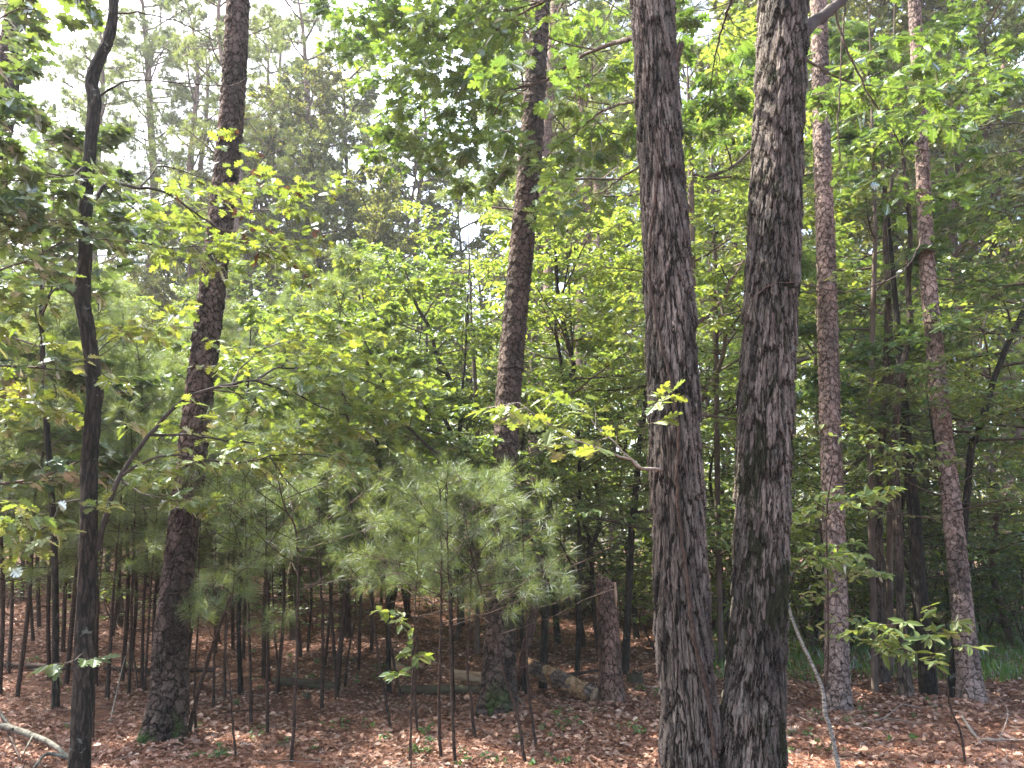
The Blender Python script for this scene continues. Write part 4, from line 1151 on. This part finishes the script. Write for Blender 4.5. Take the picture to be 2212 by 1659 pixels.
sapling('thin curved sapling with broad pale leaves near the leaning reddish pine',
    [([(2086, 1658, YQ), (2075, 1583, YQ), (2052, 1526, YQ), (2044, 1463, YQ), (2024, 1447, YQ)], .010)],
    [([(2024, 1447, YQ), (1990, 1420, YQ - .1), (1950, 1400, YQ - .15), (1905, 1395, YQ - .2)], .005, dict(L=.28, n=9, lev=0, start=.1, shape='lance', size=.115, mat='leaf_oak_near', per=2)),
     ([(2030, 1450, YQ), (2020, 1390, YQ - .1), (1970, 1350, YQ - .1), (1880, 1355, YQ - .1), (1850, 1365, YQ)], .005, dict(L=.3, n=11, lev=0, start=.2, shape='lance', size=.12, mat='leaf_oak_near', per=2)),
     ([(2020, 1390, YQ - .1), (2045, 1350, YQ), (2070, 1345, YQ)], .003, dict(L=.2, n=5, lev=0, start=.2, shape='lance', size=.115, mat='leaf_oak_near', per=2))],
    rng, 'stem')
YM = 6.3
sapling('small seedling with flat pale green leaves among the thin pine stems',
    [([(888, 1640, YM), (889, 1560, YM), (893, 1480, YM), (891, 1420, YM), (886, 1360, YM)], .006)],
    [([(891, 1430, YM), (900, 1415, YM), (880, 1410, YM - .1)], .003, dict(L=.16, n=6, lev=0, start=.1, shape='oval', size=.10, mat='leaf_under')),
     ([(886, 1360, YM), (860, 1330, YM), (830, 1325, YM - .1)], .003, dict(L=.18, n=7, lev=0, start=.1, shape='oval', size=.085, mat='leaf_under')),
     ([(891, 1470, YM), (870, 1450, YM), (850, 1460, YM - .1)], .003, dict(L=.16, n=4, lev=0, start=.3, shape='oval', size=.09, mat='leaf_under'))],
    rng, 'stem', name='seedling', cat='seedling')

# ------------------------------------------------------------------ understory trees whose crooked trunks the photograph shows
BEECH = dict(wig=.12, up=[0, .01, .03, .05], k=[3, 3, 4, 5], n=[0, 6, 6, 5], start=[0, .15, .2, .3], ratio=[0, .5, .5, .5], rough=.25, ang=(.6, 1.15), flat=.3, leaf=1, nl=5, l0=.1, seg=5, rmin=.0022)

def traced_tree(label, pts, Y, mat, rng, top, nb=14, z0=2.0, spread=1.7, shape='oval', size=.10, lm='leaf_under', name='understory_tree', cat='tree', lev=2, ring=16, per=1, forks=(), prm=BEECH, base=True, group=None):
    P = [at(p[0], p[1], Y + (p[3] if len(p) > 3 else 0)) for p in pts]
    R = [wpx(p[2], q) / 2 for p, q in zip(pts, P)]
    h = top - P[-1][2]
    if h > .3:
        d = norm(norm(P[-1] - P[-2]) + np.array([0, 0, .6]))
        P.append(P[-1] + d * h * .5); R.append(R[-1] * .6)
        P.append(P[-1] + d * h * .5); R.append(.006)
    if base: P, R = stand(P, R)
    t = thing(name, label, cat, P[0], group)
    trunk_mesh(P, R, ring, .04, 'trunk', M[mat], t, P[0], .25 if base else 0, .03, int(abs(P[0][0]) * 100))
    sets = [(P, R)]
    for f in forks:
        FP = [at(p[0], p[1], Y + (p[3] if len(p) > 3 else 0)) for p in f]; FR = [wpx(p[2], q) / 2 for p, q in zip(f, FP)]
        d = norm(norm(FP[-1] - FP[-2]) + np.array([0, 0, .4]))
        FP.append(FP[-1] + d * .9); FR.append(.005)
        trunk_mesh(FP, FR, 12, .04, 'fork', M[mat], t, P[0], 0, .03, 3)
        sets.append((FP, FR))
    bag = Bag(); A = []
    for si, (PP, RR_) in enumerate(sets):
        P2, R2 = smooth_path(PP, RR_, .1)
        zi = [i for i in range(len(P2)) if P2[i][2] > z0]
        m = nb if si == 0 else max(4, nb // 2)
        if not zi: continue
        for b in range(m):
            f = (b + .5) / m
            i = zi[min(int(len(zi) * f), len(zi) - 1)]
            a = b * 2.4 + rng.uniform(-.5, .5)
            d = norm(np.array([math.cos(a), math.sin(a), .1 + .35 * f]))
            grow(rng, P2[i], d, spread * (1.1 - .5 * f) * rng.uniform(.6, 1.15), min(.018, max(R2[i] * .5, .006)), lev, prm, bag, A)
    leaf_anchors(bag, A, rng, shape, size, 1, rnd=.3, per=per, up=.9)
    bag.build('crown', [M['twig'], M[lm]], t, P[0])
    return t, len(A)

rt = np.random.default_rng(31)
TR = [
 ('crooked thin tree with a bent dark trunk left of the centre pine', [(1062, 1300, 14), (1048, 1100, 13), (1030, 1040, 12), (1008, 986, 11), (995, 943, 11), (992, 880, 10), (967, 810, 10), (942, 766, 9), (930, 713, 8), (900, 660, 7)], 10.5, 'dark_bark', 6.0, dict(forks=([(992, 880, 6), (1003, 800, 5), (1008, 700, 4)],))),
 ('crooked black tree forking twice close right of the centre pine', [(1175, 1420, 17), (1184, 1106, 15), (1194, 1020, 15), (1212, 920, 14), (1220, 836, 13), (1240, 796, 10), (1226, 736, 9), (1206, 646, 9), (1202, 590, 8)], 9.8, 'dark_bark', 6.6, dict(nb=16, forks=([(1220, 836, 9), (1208, 760, 8), (1200, 700, 7), (1215, 640, 5)],))),
 ('straight thin dark tree left of the broken snag', [(1247, 1464, 11), (1250, 1300, 10), (1252, 1106, 9), (1250, 950, 8), (1240, 820, 7)], 10.6, 'dark_bark', 6.2, dict(forks=([(1252, 1260, 5), (1215, 1180, 4), (1190, 1140, 4)],))),
 ('dark leaning tree between the snag and the two-stemmed tree', [(1350, 1456, 17), (1357, 1306, 15), (1365, 1140, 15), (1376, 1040, 14), (1378, 980, 13), (1388, 920, 12), (1396, 850, 11)], 10.8, 'dark_bark', 6.8, dict()),
 ('thin black leaning stem with a bend, left of the centre pine', [(975, 1400, 10), (967, 1083, 8), (950, 1036, 8), (947, 990, 8), (922, 962, 7), (894, 935, 7), (857, 890, 6)], 8.6, 'dark_bark', 4.4, dict(nb=9, spread=1.1, z0=2.6)),
 ('upright thin trunk in the leaves between the crooked tree and the centre pine', [(1030, 1420, 12), (1032, 1106, 10), (1030, 900, 9), (1023, 770, 8), (1018, 690, 6)], 12.0, 'far_bark', 7.2, dict()),
 ('brown ivy-like tree showing just behind the left stem of the two-stemmed tree', [(1500, 1450, 18), (1500, 1106, 16), (1499, 830, 15), (1495, 553, 14), (1491, 330, 12)], 9.4, 'far_bark', 8.5, dict(forks=([(1500, 700, 9), (1520, 688, 9), (1562, 645, 8), (1576, 610, 7), (1608, 560, 6)], [(1497, 380, 9), (1530, 380, 9), (1562, 370, 8), (1608, 338, 6)]), z0=3.2)),
 ('dark tree leaning in from the right edge above the reddish pine', [(2060, 1440, 17), (2095, 1000, 15), (2108, 950, 14), (2128, 886, 14), (2147, 820, 13), (2176, 746, 12), (2215, 660, 11)], 9.2, 'dark_bark', 5.8, dict(nb=14, z0=2.8)),
 ('layered bright green tree spreading round the leaning reddish pine, its thin trunk behind it', [(2112, 1516, 11), (2085, 1380, 10), (2060, 1200, 9), (2040, 1090, 8)], 8.9, 'dark_bark', 3.6, dict(nb=17, z0=1.9, spread=1.7, lm='leaf_oak_near', size=.085)),
 ('bright leafy tree spreading low behind the centre pine', [(1130, 1430, 12), (1120, 1200, 10), (1105, 1050, 9)], 9.3, 'dark_bark', 3.5, dict(nb=12, z0=1.9, spread=1.3, lm='leaf_oak_near', size=.10)),
 ('oak with large lobed leaves just right of the pink pine, its trunk slender', [(1892, 1540, 14), (1886, 1300, 13), (1880, 1000, 12), (1885, 700, 11), (1890, 500, 9)], 9.8, 'far_bark', 9.6, dict(nb=16, z0=2.6, spread=1.5, shape='oak', size=.14, lm='leaf_oak')),
 ('oak with lobed leaves and a bent trunk above the black trunk', [(1922, 1540, 14), (1922, 970, 13), (1926, 786, 12), (1920, 640, 11), (1913, 540, 10), (1925, 420, 9)], 10.8, 'far_bark', 10.6, dict(nb=16, z0=3.0, spread=1.7, shape='oak', size=.15, lm='leaf_oak')),
 ('oak at the right edge with sparse high branches', [(2240, 1560, 16), (2235, 1200, 14), (2225, 800, 13), (2235, 400, 11)], 9.2, 'dark_bark', 9.2, dict(nb=18, z0=2.6, spread=1.7, shape='oak', size=.14, lm='leaf_oak')),
 ('oak behind the two-stemmed tree, leaves filling the gap between its stems', [(1560, 1480, 14), (1552, 1200, 13), (1548, 900, 12), (1545, 600, 10)], 11.5, 'far_bark', 10.5, dict(nb=15, z0=3.4, spread=1.8, shape='oak', size=.13, lm='leaf_under')),
 ('leafy maple hiding behind the slim dark tree at the left', [(120, 1520, 15), (118, 1200, 13), (100, 900, 12), (90, 700, 10)], 8.6, 'dark_bark', 6.4, dict(nb=11, z0=2.2, spread=1.9, shape='maple', size=.12, lm='leaf_dark')),
 ('maple at the left edge with drooping leafy boughs', [(-60, 1560, 18), (-55, 1200, 16), (-50, 900, 15), (-40, 600, 13)], 7.2, 'dark_bark', 6.6, dict(nb=11, z0=2.0, spread=1.6, shape='maple', size=.12, lm='leaf_dark')),
 ('leafy oak sapling standing behind the mossy-footed pine', [(520, 1500, 10), (515, 1300, 9), (525, 1100, 8), (530, 950, 7)], 9.5, 'dark_bark', 4.6, dict(nb=12, z0=2.2, spread=1.2, shape='oak', size=.12, lm='leaf_under')),
 ('sunlit oak sapling in front of the far greenery, left of the crooked thin tree', [(840, 1480, 11), (835, 1200, 10), (820, 1000, 9), (800, 860, 8)], 9.8, 'dark_bark', 5.2, dict(nb=16, z0=2.4, spread=1.4, shape='oval', size=.10, lm='leaf_oak_near')),
]
for lab, pts, Y, mat, top, kw in TR:
    kw = dict(kw)
    t_, n_ = traced_tree(lab, pts, Y, mat, rt, top, **kw)

corner = [o for o in C.objects if o.get('label', '').startswith('maple at the left edge')][0]
CO = np.array(corner.location)
for pts in ([(-140, 260, 4.7), (-80, 120, 4.5), (0, 40, 4.4), (60, 20, 4.4), (110, 40, 4.4)], [(-140, 260, 4.7), (-60, 200, 4.5), (20, 160, 4.4), (70, 130, 4.4)], [(-140, 260, 4.7), (-60, 280, 4.6), (10, 250, 4.5), (50, 220, 4.5)], [(-80, 60, 4.5), (40, -40, 4.4), (140, -30, 4.5), (210, 20, 4.6)], [(-150, 420, 4.8), (-60, 400, 4.7), (40, 390, 4.7), (130, 400, 4.8)], [(-150, 420, 4.8), (-60, 450, 4.7), (40, 470, 4.8), (150, 480, 4.9)]):
    branch(corner, CO, pts, .010, rt, .3, 5, 1, .2, shape='maple', size=.09, mat='leaf_dark', rnd=.5, prm=dict(OAKP, n=[0, 3, 4, 4]))
def edge_trunk():
    P, R = px_trunk([(-190, 1560, 60), (-150, 1200, 52), (-95, 800, 50), (-40, 500, 47), (5, 250, 45), (30, 60, 42), (38, 0, 40)], 8.6, 12)
    P, R = stand(P, R)
    t = thing('pine_tree', 'broad pine at the far left edge with leaves hanging over its top', 'pine tree', P[0])
    trunk_mesh(P, R, 70, .025, 'trunk', M['pine'], t, P[0], .2, .02, 44)
    # leafy boughs hanging across it
edge_trunk()

# ------------------------------------------------------------------ trees of the wood behind, a few of each kind copied
LAND = [(-200, 'the left edge'), (188, 'the slim dark tree'), (372, 'the mossy-footed pine'), (690, 'the stout-stemmed young pine'), (1085, 'the centre pine'), (1312, 'the broken snag'), (1470, 'the two-stemmed tree'), (1650, None), (1805, 'the pink pine'), (2000, 'the black trunk'), (2090, 'the leaning reddish pine'), (2420, 'the right edge')]
LAND = [l for l in LAND if l[1]]
ORD = 'first second third fourth fifth sixth seventh eighth ninth tenth eleventh twelfth thirteenth fourteenth fifteenth sixteenth seventeenth eighteenth nineteenth twentieth'.split()
placed = []

def make_proto(kind, i):
    rng = np.random.default_rng(1000 + i * 17 + len(kind))
    r = bpy.data.objects.new(kind, None)
    bag = Bag(); A = []
    if kind == 'young_pine':
        H = 6.0
        P = np.array([[0, 0, 0], [rng.normal(0, .05), rng.normal(0, .05), 1.5], [rng.normal(0, .1), rng.normal(0, .1), 3.2], [rng.normal(0, .1), rng.normal(0, .1), 4.8], [0, 0, 6.0]])
        R = [.034, .03, .024, .014, .004]
        P, R = smooth_path(P, R, .25)
        t = Bag(); t.tube(P, R, 7, 0); 
        for q in range(26):
            b = int(len(P) * rng.uniform(.04, .5)); a = rng.uniform(0, 6.28); d = norm(np.array([math.cos(a), math.sin(a), rng.uniform(-.2, .5)])); L = rng.uniform(.2, .9)
            t.tube(np.array([P[b], P[b] + d * L * .5 + [0, 0, .02], P[b] + d * L]), [.006, .004, .002], 3, 0)
        s = t.build('stem', [M['stem']], r, link=False)
        nb = 34
        for b in range(nb):
            f = (b + .5) / nb; z = .30 + .69 * f; k = min(int(z * len(P)), len(P) - 1)
            a = b * 2.4; d = norm(np.array([math.cos(a), math.sin(a), .1 + .5 * f]))
            grow(rng, P[k], d, 1.15 * (1.1 - .85 * f) * rng.uniform(.7, 1.15), .009, 1, dict(YPN, n=[0, 7], nl=2, l0=.5), bag, A)
        needles(bag, A, rng, .17, .0036, 32, 1, .95)
        c = bag.build('crown', [M['stem'], M['needle']], r, link=False)
    elif kind == 'leafy_shrub':
        H = 1.8
        t = Bag()
        for q in range(5):
            a = q * 1.3; d = norm(np.array([math.cos(a) * .5, math.sin(a) * .5, 1.0]))
            pts = grow(rng, np.array([.05 * math.cos(a), .05 * math.sin(a), 0]), d, 1.7, .012, 2, dict(BEECH, n=[0, 5, 7], nl=4, k=[3, 3, 4, 4], start=[0, .1, .15, 0]), bag, A)
            t.tube(pts, np.linspace(.013, .005, len(pts)), 5, 0)
        s = t.build('stem', [M['dark_far']], r, link=False)
        leaf_anchors(bag, A, rng, 'oval', .09, 1, rnd=.35)
        c = bag.build('crown', [M['twig'], M['leaf_under'] if i else M['leaf_oak']], r, link=False)
    elif kind == 'understory_tree':
        H = 6.5
        P = np.array([[0, 0, 0], [rng.normal(0, .12), rng.normal(0, .12), 1.4], [rng.normal(0, .35), rng.normal(0, .3), 2.8], [rng.normal(0, .5), rng.normal(0, .4), 4.4], [rng.normal(0, .5), rng.normal(0, .4), 6.3]])
        P, R = smooth_path(P, [.06, .05, .042, .028, .006], .3)
        t = Bag(); t.tube(P, R, 8, 0); s = t.build('trunk', [M['far_bark'] if i % 2 else M['dark_far']], r, link=False)
        nb = 20
        for b in range(nb):
            f = (b + .5) / nb; k = min(int((.2 + .79 * f) * len(P)), len(P) - 1)
            a = b * 2.4 + rng.uniform(-.4, .4); d = norm(np.array([math.cos(a), math.sin(a), .15 + .45 * f]))
            grow(rng, P[k], d, 2.0 * (1.05 - .6 * f) * rng.uniform(.6, 1.15), .018, 2, dict(BEECH, k=[3, 3, 3, 4], nl=4, n=[0, 5, 6]), bag, A)
        leaf_anchors(bag, A, rng, 'dia' if i > 1 else 'oval', .105, 1, rnd=.35)
        c = bag.build('crown', [M['twig'], M['leaf_under'] if i != 2 else M['leaf_dark']], r, link=False)
    elif kind == 'tall_tree':
        H = 16.0
        P = np.array([[0, 0, 0], [rng.normal(0, .2), rng.normal(0, .2), 4], [rng.normal(0, .5), rng.normal(0, .4), 8], [rng.normal(0, .7), rng.normal(0, .6), 12], [rng.normal(0, .7), rng.normal(0, .5), 15.6]])
        P, R = smooth_path(P, [.17, .14, .11, .07, .015], .6)
        t = Bag(); t.tube(P, R, 9, 0); s = t.build('trunk', [M['far_bark']], r, link=False)
        nb = 26
        for b in range(nb):
            f = (b + .5) / nb; k = min(int((.3 + .69 * f) * len(P)), len(P) - 1)
            a = b * 2.4 + rng.uniform(-.4, .4); d = norm(np.array([math.cos(a), math.sin(a), .3 + .5 * f]))
            grow(rng, P[k], d, 3.6 * (1.05 - .55 * f) * rng.uniform(.6, 1.15), .05, 2, dict(BEECH, k=[3, 3, 4, 5], nl=9, n=[0, 6, 7], flat=.8, rough=.7, rmin=.008, wig=.16), bag, A)
        leaf_anchors(bag, A, rng, 'dia', .15, 1, rnd=.6, per=2)
        c = bag.build('crown', [M['far_bark'], M['leaf_far']], r, link=False)
    else:
        H = 20.0
        P = np.array([[0, 0, 0], [rng.normal(0, .1), rng.normal(0, .1), 6], [rng.normal(0, .25), rng.normal(0, .2), 12], [rng.normal(0, .3), rng.normal(0, .3), 17], [rng.normal(0, .3), 0, 20]])
        P, R = smooth_path(P, [.17, .15, .12, .07, .015], .8)
        t = Bag(); t.tube(P, R, 10, 0); s = t.build('trunk', [M['pine_far']], r, link=False)
        nb = 26
        for b in range(nb):
            f = (b + .5) / nb; k = min(int((.48 + .51 * f) * len(P)), len(P) - 1)
            a = b * 2.4 + rng.uniform(-.4, .4); d = norm(np.array([math.cos(a), math.sin(a), .15 + .5 * f]))
            grow(rng, P[k], d, 3.0 * (1.05 - .65 * f) * rng.uniform(.6, 1.15), .04, 2, dict(PINE_CROWN, n=[0, 4, 6, 6], nl=2, l0=.7, rmin=.004), bag, A)
        needles(bag, A, rng, .24, .011, 24, 1, 1.0)
        c = bag.build('crown', [M['far_bark'], M['needle_far']], r, link=False)
    return r, [s, c], H

PROTO = {}
NV = {'leafy_shrub': 3, 'young_pine': 4, 'understory_tree': 4, 'tall_tree': 3, 'tall_pine': 3}
KIND = {'leafy_shrub': ('leafy shrub', 'shrub', 'shrubs under the trees'), 'young_pine': ('young pine', 'young pine', 'young pines in the thicket'), 'understory_tree': ('layered understory tree', 'tree', 'understory trees behind'), 'understory_tree_back': ('farther understory tree', 'tree', 'understory trees behind'), 'young_pine_back': ('farther young pine', 'young pine', 'young pines in the thicket'), 'tall_tree': ('tall leafy tree', 'tree', 'tall leafy trees behind'), 'tall_pine': ('tall far pine', 'pine tree', 'tall pines far behind')}
rc = np.random.default_rng(8)

def copy_in(kind, px, Y, top_py, wide=1.0):
    i = int(rc.integers(NV[kind]))
    if (kind, i) not in PROTO: PROTO[(kind, i)] = make_proto(kind, i)
    r, ch, H = PROTO[(kind, i)]
    b = at(px, 1200, Y); z = float(gz(b[0], Y)) - .05
    h = at(px, top_py, Y)[2] - z
    s = h / H
    o = r.copy(); C.objects.link(o)
    o.location = (float(b[0]), float(Y), z); o.scale = (s * wide, s * wide, s); tilt = math.atan((px - PW / 2) / 8485) * (.95 if 'pine' in kind else .4)
    o.rotation_mode = 'QUATERNION'
    from mathutils import Quaternion
    j = .035 if 'pine' in kind else .05
    o.rotation_quaternion = Quaternion((0, 1, 0), tilt + rc.normal(0, j)) @ Quaternion((1, 0, 0), rc.normal(0, j)) @ Quaternion((0, 0, 1), rc.uniform(0, 6.28))
    for c in ch:
        d = c.copy(); C.objects.link(d); d.parent = o
    placed.append((kind, px, Y, o))

def skyline(x):
    return float(np.interp(x, [-200, 0, 100, 200, 300, 450, 560, 700, 790, 880, 1000, 1200, 1450, 1700, 2000, 2212, 2500], [350, 420, 520, 560, 430, 330, 260, 140, 160, 330, 330, 250, 60, 40, 60, 120, 100]))

# young pine thicket, left and centre
for k in range(34):
    px = -60 + 880 * (k + rc.uniform(0, 1)) / 34
    Y = rc.uniform(9.2, 12.5)
    copy_in('young_pine', px, Y, rc.uniform(570, 900), 1.05)
for k in range(34):
    px = -150 + 1050 * (k + rc.uniform(0, 1)) / 34
    Y = rc.uniform(13, 19)
    copy_in('young_pine', px, Y, rc.uniform(560, 850), 1.1)
# understory trees
for k in range(24):
    px = 640 + 1700 * (k + rc.uniform(0, 1)) / 24
    Y = rc.uniform(11.5, 15.5)
    copy_in('understory_tree', px, Y, rc.uniform(480, 900), 1.15)
for k in range(20):
    px = -200 + 2600 * (k + rc.uniform(0, 1)) / 20
    Y = rc.uniform(16, 22)
    copy_in('understory_tree', px, Y, rc.uniform(450, 800), 1.1)
for k in range(12):
    px = 1150 + 1200 * (k + rc.uniform(0, 1)) / 12
    copy_in('understory_tree', px, rc.uniform(14, 18), rc.uniform(950, 1120), 1.4)
for k in range(46):
    px = 1080 + 1250 * (k + rc.uniform(0, 1)) / 46
    if 1230 < px < 1400: Y = rc.uniform(15, 24)
    else: Y = rc.uniform(12.5, 22)
    copy_in('leafy_shrub', px, Y, rc.uniform(1080, 1280), rc.uniform(.9, 1.3))
for k in range(14):
    px = 380 + 700 * (k + rc.uniform(0, 1)) / 14
    copy_in('leafy_shrub', px, rc.uniform(15, 24), rc.uniform(1080, 1200), 1.1)
for k in range(10):
    px = -100 + 880 * (k + rc.uniform(0, 1)) / 10
    copy_in('tall_tree', px, rc.uniform(24, 34), skyline(px) + rc.uniform(20, 160), 1.0)
for k in range(16):
    px = -60 + 760 * (k + rc.uniform(0, 1)) / 16
    copy_in('leafy_shrub', px, rc.uniform(13, 20), rc.uniform(1170, 1260), rc.uniform(.9, 1.4))
# tall trees
for k in range(20):
    px = -250 + 2700 * (k + rc.uniform(0, 1)) / 20
    Y = rc.uniform(22, 36)
    copy_in('tall_tree', px, Y if px < 1200 else Y + 8, skyline(px) + rc.uniform(0, 120), 1.0)
for k in range(3):
    px = 1380 + 1000 * (k + rc.uniform(0, 1)) / 3
    copy_in('tall_tree', px, rc.uniform(15, 22), rc.uniform(-400, 60), .9)
for px, Y, top in [(650, 31, -30), (385, 31, 60), (190, 32, 150), (236, 27, 60), (298, 30, 20), (345, 33, -40), (420, 29, 10), (470, 23, -150), (560, 34, 60), (620, 37, 20), (90, 26, 250), (-60, 24, -60), (150, 35, 330), (700, 40, 120), (1110, 14.5, -350), (1177, 17, -260), (1152, 19, -200), (1268, 17.5, -250), (1330, 26, -50), (950, 32, 160), (1480, 30, -100), (2075, 21, -120), (1975, 24, -200), (1690, 27, -100), (2180, 30, -20)]:
    copy_in('tall_pine', px, Y, top)

def name_placed():
    by = {}
    for kind, px, Y, o in placed:
        kind = kind + ('_back' if (kind == 'young_pine' and Y > 12.7) or (kind == 'understory_tree' and Y > 15.9) else '')
        i = 0
        while i < len(LAND) - 2 and px > LAND[i + 1][0]: i += 1
        by.setdefault((kind, i), []).append((px, o))
    for (kind, i), L in by.items():
        L.sort(key=lambda t: t[0])
        word, cat, group = KIND[kind]
        for n, (px, o) in enumerate(L):
            tag(o, f"{ORD[n]} {word} from the left between {LAND[i][1]} and {LAND[i + 1][1]}", cat, group)
name_placed()

# ------------------------------------------------------------------ the wood beyond, one mass
def far_woods():
    rng = np.random.default_rng(60)
    bag = Bag()
    n = 130000
    Y = rng.uniform(34, 75, n); px = rng.uniform(-500, 2750, n)
    X = (px - PW / 2) / FPX * Y
    base = gz(X, Y)
    sk = np.interp(px, [-200, 0, 100, 200, 300, 450, 560, 700, 790, 880, 1000, 1200, 1450, 1700, 2000, 2212, 2500], [520, 560, 640, 660, 600, 560, 520, 480, 480, 600, 600, 600, 640, 660, 640, 640, 600])
    ang = PITCH + np.arctan((PH / 2 - sk) / FPX)
    top = CAM[2] + Y * np.tan(ang) * (.85 + .15 * np.sin(X * .35 + Y * .2) + .08 * np.sin(X * .9))
    z = base + (top - base) * rng.uniform(0, 1, n) ** .8
    clump = np.sin(X * .8 + 3 * np.sin(z * .5)) * np.sin(z * .9 + Y * .3) + rng.normal(0, .45, n)
    k = clump > -.35
    P = np.stack([X, Y, z], axis=1)[k]; n = len(P)
    leaves(bag, P, rng.normal(0, 1, (n, 3)), rng.normal(0, .6, (n, 3)) + [0, 0, 1], rng.uniform(.25, .5, n), 'dia', 0, rng.uniform(.1, .9, n))
    for i in range(150):
        Yt_ = rng.uniform(33, 60); p_ = rng.uniform(-300, 2500); x_ = (p_ - PW / 2) / FPX * Yt_; z_ = float(gz(x_, Yt_)); h = rng.uniform(9, 17); r = rng.uniform(.08, .2)
        bag.tube(np.array([[x_, Yt_, z_ - .1], [x_ + rng.normal(0, .3), Yt_, z_ + h * .5], [x_ + rng.normal(0, .6), Yt_, z_ + h]]), [r, r * .8, r * .3], 6, 1)
    tag(bag.build('distant_woods', [M['leaf_far'], M['far_bark']], smooth_slots=(1,)), 'green mass of distant woodland beyond all the single trees', 'woods', kind='stuff')
far_woods()

# ------------------------------------------------------------------ the damp summer air between the trees
def build_haze():
    x0, x1, y0, y1, z0, z1 = -75.0, 75.0, -12.0, 90.0, -1.5, 48.0
    V = np.array([[x, y, z] for x in (x0, x1) for y in (y0, y1) for z in (z0, z1)])
    F = np.array([[0, 1, 3, 2], [4, 6, 7, 5], [0, 4, 5, 1], [2, 3, 7, 6], [0, 2, 6, 4], [1, 5, 7, 3]])
    m, N, L = nodes('haze air')
    v = N.new("ShaderNodeVolumePrincipled"); v.inputs['Density'].default_value = HAZE; v.inputs['Color'].default_value = (.92, .96, 1, 1)
    v.inputs['Anisotropy'].default_value = .3
    o = N.new("ShaderNodeOutputMaterial"); L.new(v.outputs[0], o.inputs['Volume'])
    tag(mk('haze', V, [F], m), 'thin pale haze hanging in the air of the wood', 'haze', kind='stuff')
HAZE = .0008
build_haze()
